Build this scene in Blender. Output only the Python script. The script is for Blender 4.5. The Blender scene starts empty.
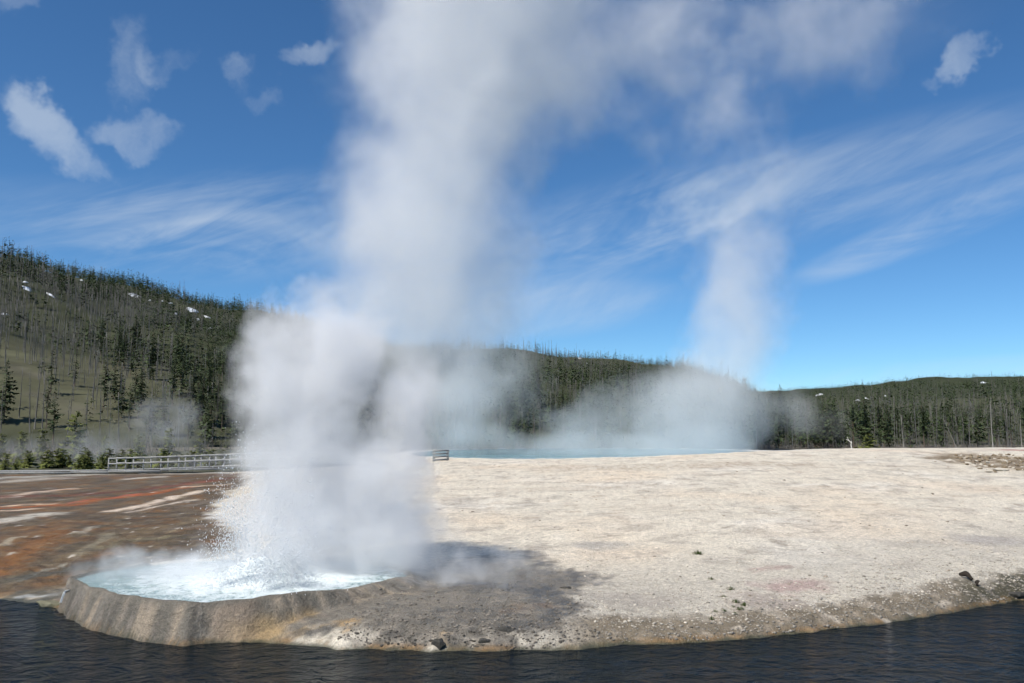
import bpy, bmesh, math, random
import numpy as np
from mathutils import Vector, Matrix

random.seed(7); rng = np.random.default_rng(7)
sc = bpy.context.scene
col = sc.collection
R = math.radians

# ------------------------------------------------------------------ camera
F, CX, CY, HOR, EYE = 825.0, 512.0, 341.5, 432.0, 5.5
PITCH = math.atan((HOR - CY) / F)
cd = bpy.data.cameras.new('camera'); cam = bpy.data.objects.new('camera', cd); col.objects.link(cam)
cd.lens = 36.0 * F / 1024.0; cd.sensor_width = 36.0; cd.clip_start = 0.5; cd.clip_end = 30000
cam.location = (0, 0, EYE); cam.rotation_euler = (math.pi / 2 + PITCH, 0, 0)
sc.camera = cam

def ray(px, py):
    a, b = (px - CX) / F, (CY - py) / F
    c, s = math.cos(PITCH), math.sin(PITCH)
    return np.array([a, c - b * s, s + b * c])

def at_depth(px, py, Y):
    d = ray(px, py); k = Y / d[1]
    return np.array([d[0] * k, Y, EYE + d[2] * k])

def at_level(px, py, z=0.0):
    d = ray(px, py); k = (z - EYE) / d[2]
    return np.array([d[0] * k, d[1] * k, z])

# ------------------------------------------------------------------ noise
_perm = rng.permutation(512); _grad = rng.uniform(0, 2 * np.pi, 512); _gc, _gs = np.cos(_grad), np.sin(_grad)
def pnoise(x, y):
    xi = np.floor(x).astype(np.int64); yi = np.floor(y).astype(np.int64)
    xf = x - xi; yf = y - yi
    u = xf * xf * xf * (xf * (xf * 6 - 15) + 10); v = yf * yf * yf * (yf * (yf * 6 - 15) + 10)
    def g(ix, iy, dx, dy):
        h = (_perm[ix & 511] + iy) & 511
        return _gc[h] * dx + _gs[h] * dy
    a = g(xi, yi, xf, yf); b = g(xi + 1, yi, xf - 1, yf)
    c = g(xi, yi + 1, xf, yf - 1); d = g(xi + 1, yi + 1, xf - 1, yf - 1)
    return (a + u * (b - a)) * (1 - v) + (c + u * (d - c)) * v
def fbm(x, y, o=4, s=0.5):
    r = 0; a = 1
    for i in range(o):
        r = r + a * pnoise(x + 17.3 * i, y - 9.1 * i); x = x * 2.03; y = y * 2.03; a *= s
    return r
def sstep(a, b, x):
    t = np.clip((x - a) / (b - a), 0.0, 1.0); return t * t * (3 - 2 * t)

# ------------------------------------------------------------------ heights
SHORE_PX = [(-700, 560), (-300, 584), (-100, 594), (0, 600), (40, 603), (58, 609), (100, 620), (150, 630), (200, 637), (270, 643),
            (330, 648), (430, 652), (550, 651), (620, 645), (700, 643), (800, 634), (900, 621), (960, 611), (1024, 600), (1150, 585), (1500, 560)]
_sh = np.array([at_level(a, b)[:2] for a, b in SHORE_PX]); _sh = _sh[np.argsort(_sh[:, 0])]
_sh = np.vstack([[-9000, _sh[0, 1] + 60], _sh, [9000, _sh[-1, 1] + 60]])
def shore(X):
    return np.interp(X, _sh[:, 0], _sh[:, 1])
# the geyser's basin
GX, GY, GA, GB = -8.55, 26.7, 5.25, 4.05
POOL_Z = 0.9
def ell(X, Y):
    ang = np.arctan2((Y - GY) / GB, (X - GX) / GA)
    u, v = np.abs((X - GX) / GA), np.abs((Y - GY) / GB)
    p = 2.0 - 0.68 * sstep(0.15, -0.25, (Y - GY) / GB)          # the near side comes to a blunt point
    q = (np.maximum(u, 1e-6) ** p + np.maximum(v, 1e-6) ** p) ** (1 / p)
    return q, ang

_crest_px = np.array([-500, 0, 110, 230, 330, 440, 520, 640, 740, 860, 1024, 1400])
_crest_y = np.array([475.5, 475, 474.5, 473, 468, 463, 461, 457, 453, 450, 449, 448.])
_crest_d = np.array([78, 78, 78, 78, 78, 78, 80, 80, 80, 82, 84, 84.])
BLUE_C, BLUE_R, BLUE_Z = (13.0, 118.0), (27.0, 33.0), 2.55

def ground_h(X, Y):
    ys = shore(X) + 0.22 * fbm(X * 0.9, Y * 0.9, 3) + 0.09 * pnoise(X * 3.1, Y * 3.1)
    d = Y - ys
    px = CX + F * X / np.maximum(Y, 12)
    cy = np.interp(px, _crest_px, _crest_y); cdist = np.interp(px, _crest_px, _crest_d)
    zc = EYE - (cy - HOR) / F * cdist
    t = np.clip(d / np.maximum(cdist - ys, 5), 0, 1)
    # bank height and width vary along the shore
    bh = np.interp(X, [-20, -14, -9, -3, 1.5, 4, 12, 20], [0.18, 0.2, 0.35, 0.55, 0.45, 0.42, 0.6, 0.7])
    bw = np.interp(X, [-20, -14, -3, 1.5, 4, 12, 20], [1.6, 1.2, 0.5, 0.5, 0.7, 0.8, 0.7])
    dd = np.maximum(d, 0)
    bank = bh * (1 - np.exp(-dd / bw))
    h = bank + (zc - bh) * (1 - (1 - t) ** 1.25)
    # beyond the crest the terrace sinks to the valley floor
    beyond = np.clip((Y - cdist) / 110, 0, 1)
    h = h + (1.3 - zc) * sstep(0, 1, beyond) * (Y > cdist)
    # blue pool basin
    qb = np.hypot((X - BLUE_C[0]) / BLUE_R[0], (Y - BLUE_C[1]) / BLUE_R[1])
    h = h + (BLUE_Z - 0.5 - h) * (1 - sstep(0.93, 1.03, qb)) 
    lip = np.exp(-((qb - 1.06) / 0.05) ** 2)
    h = np.where(qb > 0.98, np.maximum(h, (BLUE_Z + 0.12) * lip + h * (1 - lip)), h)
    # relief
    amp = sstep(0.0, 3.0, d)
    h = h + amp * (0.10 * fbm(X * 0.22, Y * 0.22, 3) + 0.025 * fbm(X * 1.7, Y * 1.7, 3))
    h = h + 0.035 * sstep(0.05, 0.6, d) * fbm(X * 4.1 + 5, Y * 4.1, 3)
    # left run-off slope: low steps
    lf = sstep(-10.5, -14, X) * sstep(0.3, 2, d) * (1 - sstep(40, 52, Y))
    h = h + lf * (0.20 * np.abs(fbm(X * 0.5 + 0.3 * Y, Y * 0.55, 4)) + 0.05 * fbm(X * 2.0, Y * 2.4, 3))
    # broken ground at the right edge of the terrace
    qr = np.hypot((X - 42) / 6.5, (Y - 68.5) / 9.5)
    rub = 1 - sstep(0.6, 1.15, qr + 0.35 * fbm(X * 0.35, Y * 0.35, 3))
    h = h - rub * 0.25 * sstep(64, 72, Y) + rub * 0.35 * np.abs(fbm(X * 0.8, Y * 0.8, 3))
    # river bed
    h = np.where(d < 0, np.maximum(-1.6, d * 0.55) , h)
    # geyser basin
    q, ang = ell(X, Y)
    qn = q + 0.030 * fbm(X * 0.8, Y * 0.8, 3) + 0.012 * pnoise(X * 3, Y * 3)
    rimz = 1.00 + 0.07 * pnoise(np.cos(ang) * 3 + 4, np.sin(ang) * 3) + 0.04 * pnoise(ang * 9, q * 0 + 2)
    dist = (qn - 1) * (GA * np.cos(ang) ** 2 + GB * np.sin(ang) ** 2)       # metres outside the rim
    flute = 0.05 * np.sin(ang * 38 + 5 * pnoise(ang * 3, ang * 0 + 3)) + 0.10 * fbm(ang * 7, dist * 1.4, 3) + 0.05 * fbm(X * 2.6, Y * 2.6, 3)
    width = np.interp(ang, [-3.2, -2.9, -2.3, -1.57, -0.9, -0.3, 3.2], [0.22, 0.26, 0.50, 0.50, 0.95, 2.3, 0.3])
    dist = dist + (0.10 * fbm(X * 1.1 + 20, Y * 1.1, 4) + 0.05 * np.abs(fbm(X * 3.3, Y * 3.3 + 8, 3))) * sstep(0.05, 0.3, dist)
    e_ = np.maximum(dist, 0); face = rimz - (e_ * e_ / (e_ + 0.16)) / (width * 0.88 * (1 + 1.3 * flute))
    inner = POOL_Z - 0.55 + (rimz - POOL_Z + 0.55) * sstep(0.90, 1.0, qn)
    mound = np.where(qn < 1, inner, face)
    h2 = np.where(qn < 1.0, mound, np.maximum(h, np.maximum(mound, -0.6)))
    return h2

# hills: depth of foot and ridge, image row of the ridge line (without its trees)
class Hill:
    def __init__(s, px, row, foot, ridge, z0, seed, rough):
        s.px, s.row, s.foot, s.ridge, s.z0, s.seed, s.rough = map(np.asarray, (px, row, foot, ridge, z0, seed, rough))
    def par(s, X, Y):
        px = CX + F * X / np.maximum(Y, 50)
        return np.interp(px, s.px, s.row), np.interp(px, s.px, s.foot), np.interp(px, s.px, s.ridge)
    def h(s, X, Y):
        row, r0, r1 = s.par(X, Y)
        zr = EYE + (HOR - row) / F * r1
        t = (Y - r0) / (r1 - r0)
        tc = np.clip(t, 0, 1)
        S = 0.75 * tc + 0.25 * (1 - (1 - tc) ** 2)
        z = s.z0 + (zr - s.z0) * S
        n = fbm(X * 0.006 + s.seed, Y * 0.006, 4)
        z = z + s.rough * n * np.sin(np.pi * tc) * (zr - s.z0)
        z = z - np.maximum(t - 1, 0) * (zr - s.z0) * 0.9
        return np.where(t < 0, s.z0 + t * 30, z)
hillA = Hill([-700, -300, -100, 0, 100, 200, 250, 300, 400, 500, 600, 690, 735, 760, 800, 860],
             [170, 205, 240, 263, 285, 307, 312, 321, 350, 354, 362, 370, 386, 402, 425, 445],
             [205] * 4 + [215, 230, 240, 250, 250, 245, 240, 240, 250, 260, 265, 270],
             [560, 600, 650, 690, 780, 880, 930, 980, 1080, 1130, 1180, 1200, 1150, 1050, 900, 800], 0.9, 3.7, 0.16)
hillB = Hill([300, 640, 740, 800, 870, 940, 1024, 1150, 1300, 1800],
             [400, 398, 395.5, 391.5, 388, 383, 379.5, 372, 366, 350],
             [600, 500, 330, 300, 280, 270, 265, 260, 250, 240],
             [2400, 2400, 2350, 2300, 2250, 2200, 2150, 2100, 2000, 1900], 0.9, 9.2, 0.13)
def all_h(X, Y):
    g = ground_h(X, Y)
    return np.maximum(g, np.maximum(np.where(Y > 190, hillA.h(X, Y), -99), np.where(Y > 190, hillB.h(X, Y), -99)))

def on_ground(px, py, near=14.0, far=3500.0, f=None):
    f = f or ground_h
    Y = np.geomspace(near, far, 420); d = ray(px, py)
    X = d[0] / d[1] * Y; Z = EYE + d[2] / d[1] * Y
    hit = np.nonzero(Z <= f(X, Y))[0]
    i = hit[0] if len(hit) else len(Y) - 1
    y0, y1 = Y[max(i - 1, 0)], Y[i]
    Y = np.linspace(y0, y1, 40); X = d[0] / d[1] * Y; Z = EYE + d[2] / d[1] * Y
    hh = f(X, Y); k = np.nonzero(Z <= hh)[0]; k = k[0] if len(k) else -1
    return np.array([X[k], Y[k], hh[k]])

# ------------------------------------------------------------------ node helpers
class NT:
    def __init__(s, tree): s.t = tree; s.n = tree.nodes; s.l = tree.links
    def new(s, kind, **kw):
        n = s.n.new(kind)
        for k, v in kw.items(): setattr(n, k, v)
        return n
    def link(s, a, b): s.l.new(a, b)
    def put(s, sock, v):
        if isinstance(v, bpy.types.NodeSocket): s.l.new(v, sock)
        else: sock.default_value = v
    def math(s, op, a, b=0.0, clamp=False):
        n = s.new('ShaderNodeMath', operation=op, use_clamp=clamp); s.put(n.inputs[0], a); s.put(n.inputs[1], b); return n.outputs[0]
    def vec(s, op, a, b=None):
        n = s.new('ShaderNodeVectorMath', operation=op); s.put(n.inputs[0], a)
        if b is not None:
            s.put(n.inputs['Scale'] if op == 'SCALE' else n.inputs[1], b)
        return n.outputs['Value'] if op in ('LENGTH', 'DOT_PRODUCT', 'DISTANCE') else n.outputs['Vector']
    def noise(s, vec, scale, detail=3.0, rough=0.5, dist=0.0):
        n = s.new('ShaderNodeTexNoise'); s.put(n.inputs['Vector'], vec)
        n.inputs['Scale'].default_value = scale; n.inputs['Detail'].default_value = detail
        n.inputs['Roughness'].default_value = rough; n.inputs['Distortion'].default_value = dist
        return n
    def mapr(s, v, a, b, c=0.0, d=1.0, smooth=True):
        n = s.new('ShaderNodeMapRange', interpolation_type='SMOOTHSTEP' if smooth else 'LINEAR', clamp=True) if smooth else s.new('ShaderNodeMapRange', clamp=True)
        for k, x in zip(('Value', 'From Min', 'From Max', 'To Min', 'To Max'), (v, a, b, c, d)): s.put(n.inputs[k], x)
        return n.outputs[0]
    def mix(s, fac, a, b, blend='MIX'):
        n = s.new('ShaderNodeMix', data_type='RGBA', blend_type=blend)
        s.put(n.inputs[0], fac); s.put(n.inputs[6], a); s.put(n.inputs[7], b); return n.outputs[2]
    def ramp(s, fac, stops):
        n = s.new('ShaderNodeValToRGB'); s.put(n.inputs[0], fac); e = n.color_ramp.elements
        while len(e) < len(stops): e.new(0.5)
        for el, (p, c) in zip(e, stops): el.position = p; el.color = (*c, 1) if len(c) == 3 else c
        return n.outputs[0]

def mat(name):
    m = bpy.data.materials.new(name); m.use_nodes = True
    t = NT(m.node_tree); t.n.clear()
    out = t.new('ShaderNodeOutputMaterial')
    return m, t, out
def pbr(name, rgb, rough=0.85, var=0.25, scale=1.5, spec=0.3, bump=0.0, bscale=20.0, attr=None, trans=0.0):
    m, t, out = mat(name)
    b = t.new('ShaderNodeBsdfPrincipled'); t.link(b.outputs[0], out.inputs['Surface'])
    tc = t.new('ShaderNodeTexCoord').outputs['Object']
    base = (*rgb, 1)
    if attr:
        a = t.new('ShaderNodeAttribute', attribute_name=attr); base = a.outputs['Color']
    n = t.noise(tc, scale, 4.0, 0.6)
    k = t.mapr(n.outputs[0], 0.25, 0.75, 1 - var, 1 + var, smooth=False)
    c = t.vec('SCALE', base, k) if attr else t.vec('SCALE', rgb, k)
    t.link(c, b.inputs['Base Color'])
    b.inputs['Roughness'].default_value = rough; b.inputs['Specular IOR Level'].default_value = spec
    if bump:
        bn = t.noise(tc, bscale, 5.0, 0.65); bu = t.new('ShaderNodeBump'); bu.inputs['Strength'].default_value = bump
        bu.inputs['Distance'].default_value = 0.05
        t.link(bn.outputs[0], bu.inputs['Height']); t.link(bu.outputs[0], b.inputs['Normal'])
    return m

# ------------------------------------------------------------------ object helpers
def mesh_np(name, V, Fc, mats=(), midx=None, smooth=False, colors=None, wet=None):
    """V (n,3); Fc (m,3) or (m,4) array"""
    V = np.ascontiguousarray(V, dtype=np.float32); Fc = np.ascontiguousarray(Fc, dtype=np.int32)
    me = bpy.data.meshes.new(name); k = Fc.shape[1]
    me.vertices.add(len(V)); me.vertices.foreach_set('co', V.ravel())
    me.loops.add(Fc.size); me.loops.foreach_set('vertex_index', Fc.ravel())
    me.polygons.add(len(Fc)); me.polygons.foreach_set('loop_start', np.arange(0, Fc.size, k, dtype=np.int32))
    for m in mats: me.materials.append(m)
    if midx is not None: me.polygons.foreach_set('material_index', np.ascontiguousarray(midx, dtype=np.int32))
    me.update(calc_edges=True)
    if smooth: me.polygons.foreach_set('use_smooth', np.ones(len(Fc), dtype=bool))
    if colors is not None:
        ca = me.color_attributes.new('albedo', 'FLOAT_COLOR', 'POINT')
        c4 = np.ones((len(V), 4), dtype=np.float32); c4[:, :3] = colors
        if wet is not None: c4[:, 3] = wet
        ca.data.foreach_set('color', c4.ravel())
    me.validate()
    return me
def obj(name, me, parent=None, loc=None):
    o = bpy.data.objects.new(name, me); col.objects.link(o)
    if parent is not None: o.parent = parent
    if loc is not None: o.location = loc
    return o
def tag(o, label=None, cat=None, group=None, kind=None):
    if label: o['label'] = label
    if cat: o['category'] = cat
    if group: o['group'] = group
    if kind: o['kind'] = kind
    return o
def empty(name, loc, rz=0.0):
    o = bpy.data.objects.new(name, None); col.objects.link(o); o.location = loc; o.rotation_euler = (0, 0, rz); o.empty_display_size = 0.3
    return o

class MB:
    """collects triangles"""
    def __init__(s): s.v = []; s.f = []; s.m = []
    def add(s, V, Fc, m=0):
        b = sum(len(x) for x in s.v); s.v.append(np.asarray(V, float)); Fc = np.asarray(Fc, int)
        s.f.append(Fc + b); s.m.append(np.full(len(Fc), m))
    def tube(s, pts, rad, n=6, m=0, cap=True):
        pts = np.asarray(pts, float); rad = np.broadcast_to(np.asarray(rad, float), (len(pts),))
        V = []; 
        for i, p in enumerate(pts):
            d = pts[min(i + 1, len(pts) - 1)] - pts[max(i - 1, 0)]; d = d / (np.linalg.norm(d) + 1e-9)
            a = np.array([1, 0, 0]) if abs(d[0]) < 0.8 else np.array([0, 1, 0])
            u = np.cross(d, a); u /= np.linalg.norm(u); w = np.cross(d, u)
            for k in range(n):
                t = 2 * math.pi * k / n; V.append(p + rad[i] * (math.cos(t) * u + math.sin(t) * w))
        Fc = []
        for i in range(len(pts) - 1):
            for k in range(n):
                a, b = i * n + k, i * n + (k + 1) % n
                Fc += [(a, b, b + n), (a, b + n, a + n)]
        if cap:
            for base in (0, (len(pts) - 1) * n):
                for k in range(1, n - 1): Fc.append((base, base + k, base + k + 1))
        s.add(V, Fc, m)
    def box(s, c, size, rz=0.0, m=0):
        c = np.asarray(c, float); hx, hy, hz = np.asarray(size) / 2
        V = np.array([(x, y, z) for x in (-hx, hx) for y in (-hy, hy) for z in (-hz, hz)])
        cr, sr = math.cos(rz), math.sin(rz); V = np.c_[V[:, 0] * cr - V[:, 1] * sr, V[:, 0] * sr + V[:, 1] * cr, V[:, 2]] + c
        q = [(0, 1, 3, 2), (4, 6, 7, 5), (0, 4, 5, 1), (2, 3, 7, 6), (0, 2, 6, 4), (1, 5, 7, 3)]
        s.add(V, [t for a, b, c_, d in q for t in ((a, b, c_), (a, c_, d))], m)
    def arrays(s): return np.vstack(s.v), np.vstack(s.f), np.concatenate(s.m)
    def mesh(s, name, mats, smooth=False):
        V, Fc, M = s.arrays(); return mesh_np(name, V, Fc, mats, M, smooth)

# ------------------------------------------------------------------ world
SUN_EL, SUN_AZ = R(53), R(-136)          # azimuth from +Y (view direction) towards +X
sun_dir = Vector((math.sin(SUN_AZ) * math.cos(SUN_EL), math.cos(SUN_AZ) * math.cos(SUN_EL), math.sin(SUN_EL)))
w = bpy.data.worlds.new('World'); sc.world = w; w.use_nodes = True; w.cycles.sampling_method = 'MANUAL'; w.cycles.sample_map_resolution = 256
t = NT(w.node_tree); t.n.clear()
wo = t.new('ShaderNodeOutputWorld'); bg = t.new('ShaderNodeBackground'); t.link(bg.outputs[0], wo.inputs[0])
sky = t.new('ShaderNodeTexSky', sky_type='NISHITA'); sky.sun_disc = False
sky.sun_elevation = SUN_EL; sky.sun_rotation = SUN_AZ; sky.altitude = 2200; sky.air_density = 1.0; sky.dust_density = 0.0; sky.ozone_density = 4.0
hsv = t.new('ShaderNodeHueSaturation'); hsv.inputs['Saturation'].default_value = 1.1
t.link(sky.outputs[0], hsv.inputs['Color'])
D = t.new('ShaderNodeTexCoord').outputs['Generated']
D = t.vec('NORMALIZE', D)
SKY_STR = 0.10
# clouds as seen by direction: puffs, and cirrus on a high flat layer
sep = t.new('ShaderNodeSeparateXYZ'); t.link(D, sep.inputs[0])
zc = t.math('MAXIMUM', sep.outputs[2], 0.02)
plane = t.new('ShaderNodeCombineXYZ'); t.link(t.math('DIVIDE', sep.outputs[0], zc), plane.inputs[0]); t.link(t.math('DIVIDE', sep.outputs[1], zc), plane.inputs[1])
wn = t.noise(D, 8.0, 5.0, 0.62); wv = t.vec('SCALE', t.vec('SUBTRACT', wn.outputs['Color'], (0.5, 0.5, 0.5)), 0.12)
Dw = t.vec('ADD', D, wv)
def blob(px, py, rx, ry, rot=0.0, weight=1.0, src=None):
    """soft ellipse on the sky dome around one direction"""
    c = Vector(ray(px, py)).normalized(); right = c.cross(Vector((0, 0, 1))).normalized(); up = right.cross(c)
    a = math.cos(rot) * right + math.sin(rot) * up; b = -math.sin(rot) * right + math.cos(rot) * up
    n = t.new('ShaderNodeMapping', vector_type='TEXTURE'); t.link(src, n.inputs[0])
    n.inputs['Location'].default_value = c; n.inputs['Rotation'].default_value = Matrix((a, b, -c)).transposed().to_euler() if a.cross(b).dot(-c) > 0 else Matrix((a, b, c)).transposed().to_euler()
    n.inputs['Scale'].default_value = (rx / F, ry / F, 0.6)
    return t.mapr(t.vec('DOT_PRODUCT', n.outputs[0], n.outputs[0]), 0.0, 1.0, weight, 0.0)
def total(items):
    x = items[0]
    for i in items[1:]: x = t.math('ADD', x, i)
    return x
puffs = total([blob(62, 138, 62, 30, -0.5, 1.25, Dw), blob(40, 110, 30, 22, 0.2, .45, Dw), blob(150, 130, 46, 20, 0.1, .8, Dw), blob(128, 65, 26, 48, 0.2, .75, Dw), blob(160, 68, 26, 18, 0, .55, Dw),
               blob(228, 72, 26, 16, 0, .6, Dw), blob(262, 100, 26, 14, -0.4, .5, Dw), blob(312, 62, 44, 18, 0.5, 1.0, Dw),
               blob(978, 45, 34, 18, 0.8, .9, Dw), blob(940, 80, 14, 10, 0.5, .5, Dw), blob(0, 14, 20, 20, 0, .6, Dw), blob(12, 96, 40, 18, 0.0, .4, Dw),
               blob(765, 218, 26, 9, 0.0, .5, Dw), blob(605, 302, 46, 10, 0.0, .5, Dw)])
pn = t.noise(Dw, 15.0, 5.0, 0.58)
puff = t.mapr(t.math('ADD', puffs, t.math('MULTIPLY', t.math('SUBTRACT', pn.outputs[0], 0.5), 1.7)), -0.05, 1.75, 0.0, 0.47)
puff = t.math('MULTIPLY', puff, t.mapr(puffs, 0.0, 0.7))
def streak(rot, along, across, scale, detail, rough):
    n = t.new('ShaderNodeMapping', vector_type='TEXTURE'); t.link(D, n.inputs[0])
    n.inputs['Rotation'].default_value = (0, R(-rot), 0); n.inputs['Scale'].default_value = (along, 0.5, across)
    return t.noise(n.outputs[0], scale, detail, rough, 0.7)
cn = streak(14, 0.5, 0.13, 1.5, 4.0, 0.6); cn2 = streak(22, 0.30, 0.07, 1.6, 5.0, 0.65)
cir = t.math('ADD', t.math('MULTIPLY', cn.outputs[0], 0.6), t.math('MULTIPLY', cn2.outputs[0], 0.4))
cmask = total([blob(250, 225, 210, 62, 0.1, .9, D), blob(600, 235, 270, 60, 0.28, .75, D), blob(830, 185, 280, 55, 0.14, .6, D), blob(930, 228, 150, 22, 0.3, 1.0, D), blob(560, 310, 160, 32, 0.1, .6, D),
               blob(100, 230, 200, 50, 0, .4, D), blob(930, 372, 150, 14, 0.05, .5, D), blob(700, 60, 260, 60, 0.1, .25, D)])
cir = t.math('MULTIPLY', t.mapr(cir, 0.36, 0.68), cmask)
cir = t.math('MULTIPLY', cir, 0.50, True)
fac = t.math('MAXIMUM', puff, cir)
cl = t.new('ShaderNodeRGB'); cl.outputs[0].default_value = (5.6, 6.3, 7.0, 1)
tint = t.mix(1.0, hsv.outputs[0], (0.74, 0.97, 1.05, 1), 'MULTIPLY')
t.link(t.mix(fac, tint, cl.outputs[0]), bg.inputs[0]); bg.inputs[1].default_value = SKY_STR

sd = bpy.data.lights.new('sun', 'SUN'); sd.energy = 4.6; sd.angle = R(0.5); sd.color = (1.0, 0.95, 0.87)
so = bpy.data.objects.new('sun', sd); col.objects.link(so); so.rotation_euler = (-sun_dir).to_track_quat('-Z', 'Y').to_euler(); so.location = (-40, 10, 60)

# ------------------------------------------------------------------ ground sheet
def grow(start, step, k, end):
    out = []; x = start; s = step
    while x < end: s *= k; x += s; out.append(x)
    return np.array(out)
xs = np.arange(-22, 24.01, 0.1); gx = grow(24, 0.1, 1.03, 7000); gl = -grow(22, 0.1, 1.03, 7000)[::-1]
xs = np.concatenate([gl, xs, gx])
ys = np.concatenate([[-400, -100, -30, -5, 8, 14, 17, 18], np.arange(18.6, 26, 0.05), np.arange(26, 34, 0.08)])
ys = np.concatenate([ys, grow(34, 0.08, 1.018, 9000)])
GXX, GYY = np.meshgrid(xs, ys); gX, gY = GXX.ravel(), GYY.ravel()
gZ = ground_h(gX, gY)

def poly_sd(poly, X, Y):
    """signed distance in metres, positive inside"""
    ins = np.zeros(len(X), bool); dm = np.full(len(X), 1e9); n = len(poly)
    for i in range(n):
        x0, y0 = poly[i][:2]; x1, y1 = poly[(i + 1) % n][:2]
        c = ((y0 > Y) != (y1 > Y)); xx = x0 + (Y - y0) * (x1 - x0) / ((y1 - y0) if abs(y1 - y0) > 1e-9 else 1e-9)
        ins ^= c & (X < xx)
        L2 = (x1 - x0) ** 2 + (y1 - y0) ** 2 + 1e-9; tt = np.clip(((X - x0) * (x1 - x0) + (Y - y0) * (y1 - y0)) / L2, 0, 1)
        dm = np.minimum(dm, np.hypot(X - x0 - tt * (x1 - x0), Y - y0 - tt * (y1 - y0)))
    return np.where(ins, dm, -dm)
def line_d(pts, X, Y):
    dm = np.full(len(X), 1e9)
    for (x0, y0), (x1, y1) in zip(pts[:-1], pts[1:]):
        L2 = (x1 - x0) ** 2 + (y1 - y0) ** 2 + 1e-9; tt = np.clip(((X - x0) * (x1 - x0) + (Y - y0) * (y1 - y0)) / L2, 0, 1)
        dm = np.minimum(dm, np.hypot(X - x0 - tt * (x1 - x0), Y - y0 - tt * (y1 - y0)))
    return dm
G = lambda pts: [tuple(on_ground(a, b)[:2]) for a, b in pts]

sel = (gX > -75) & (gX < 90) & (gY < 200)
X, Y, Z = gX[sel], gY[sel], gZ[sel]
n1 = fbm(X * 0.12, Y * 0.12, 4); n2 = fbm(X * 0.55 + 40, Y * 0.55, 4); n3 = fbm(X * 2.2, Y * 2.2 + 70, 4); n4 = fbm(X * 0.5, Y * 1.6 + 30, 4)
wX = X + 0.9 * fbm(X * 0.45 + 9, Y * 0.45, 4) + 0.25 * n3; wY = Y + 0.9 * fbm(X * 0.45, Y * 0.45 + 31, 4) + 0.25 * fbm(X * 2.2 + 11, Y * 2.2, 3)
C = np.zeros((len(X), 3)); W = np.zeros(len(X))
C[:] = (0.63, 0.565, 0.455)
def paint(c, m, wet=None):
    global C, W
    m = np.clip(m, 0, 1)
    C = C * (1 - m[:, None]) + np.asarray(c)[None] * m[:, None]
    if wet is not None: W = W * (1 - m) + wet * m
paint((0.40, 0.355, 0.295), 0.75 * sstep(0.05, 0.75, n2 + 0.6 * n1))
paint((0.69, 0.64, 0.55), 0.7 * sstep(0.05, 0.6, n1 - 0.3 * n2))
paint((0.66, 0.54, 0.40), 0.6 * sstep(0.0, 0.6, fbm(X * 0.09 + 50, Y * 0.09, 3)))
paint((0.34, 0.295, 0.245), 0.7 * sstep(0.12, 0.5, n3 + 0.5 * n2))
paint((0.40, 0.31, 0.23), 0.55 * sstep(0.2, 0.6, n4 + 0.3 * n3) * sstep(30, 45, Y))
d_sh = Y - shore(X)
rl = np.abs(fbm(X * 0.16 + 0.4 * fbm(X * .3, Y * .3, 2), Y * 0.34 + 12, 4))
paint((0.40, 0.345, 0.28), 0.6 * (1 - sstep(0.0, 0.09, rl)) * sstep(-0.2, 0.3, n2))
paint((0.30, 0.25, 0.20), 0.6 * sstep(0.45, 0.75, fbm(X * 0.8 + 7, Y * 1.5, 5) + 0.5 * n1))
paint((0.52, 0.43, 0.34), 0.3 * sstep(0.2, 0.7, fbm(X * 0.2 - 30, Y * 0.3 + 15, 4)))
# gravelly, greyer lower terrace
paint((0.44, 0.40, 0.335), 0.6 * (1 - sstep(3, 11, d_sh + 3 * n2)) * sstep(-2, 2, X))
paint((0.30, 0.27, 0.225), 0.8 * np.exp(-((X - 3.2) / 2.6) ** 2 - ((Y - 25) / 3.4) ** 2) * sstep(-0.25, 0.25, n3))
# pinkish and dark flecks
for (a, b, r, c) in [((770, 568), None, 0.7, (0.36, 0.27, 0.23)), ((790, 586), None, 1.0, (0.38, 0.27, 0.24)), ((760, 600), None, 1.2, (0.32, 0.27, 0.23)), ((640, 600), None, 1.3, (0.36, 0.32, 0.27)), ((1000, 540), None, 1.6, (0.34, 0.31, 0.28)), ((600, 545), None, 1.3, (0.36, 0.33, 0.29))]:
    p = on_ground(*a); paint(c, 0.8 * (1 - sstep(0.2, 1.0, np.hypot((wX - p[0]) / (1.6 * r), (wY - p[1]) / r))))
# speckled brown bands high on the terrace
for pts, wd, c, k in [([(560, 468), (640, 467), (780, 464)], 4.5, (0.36, 0.29, 0.22), .75), ([(840, 464), (900, 466.5), (960, 469)], 0.8, (0.26, 0.22, 0.18), .7), ([(500, 490), (600, 487), (680, 486)], 1.6, (0.42, 0.34, 0.26), .5), ([(470, 510), (560, 506), (700, 512)], 1.2, (0.42, 0.36, 0.28), .4)]:
    paint(c, k * (1 - sstep(0.2, 1, line_d(G(pts), wX, wY) / wd)) * sstep(-0.4, 0.3, n3))
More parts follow.
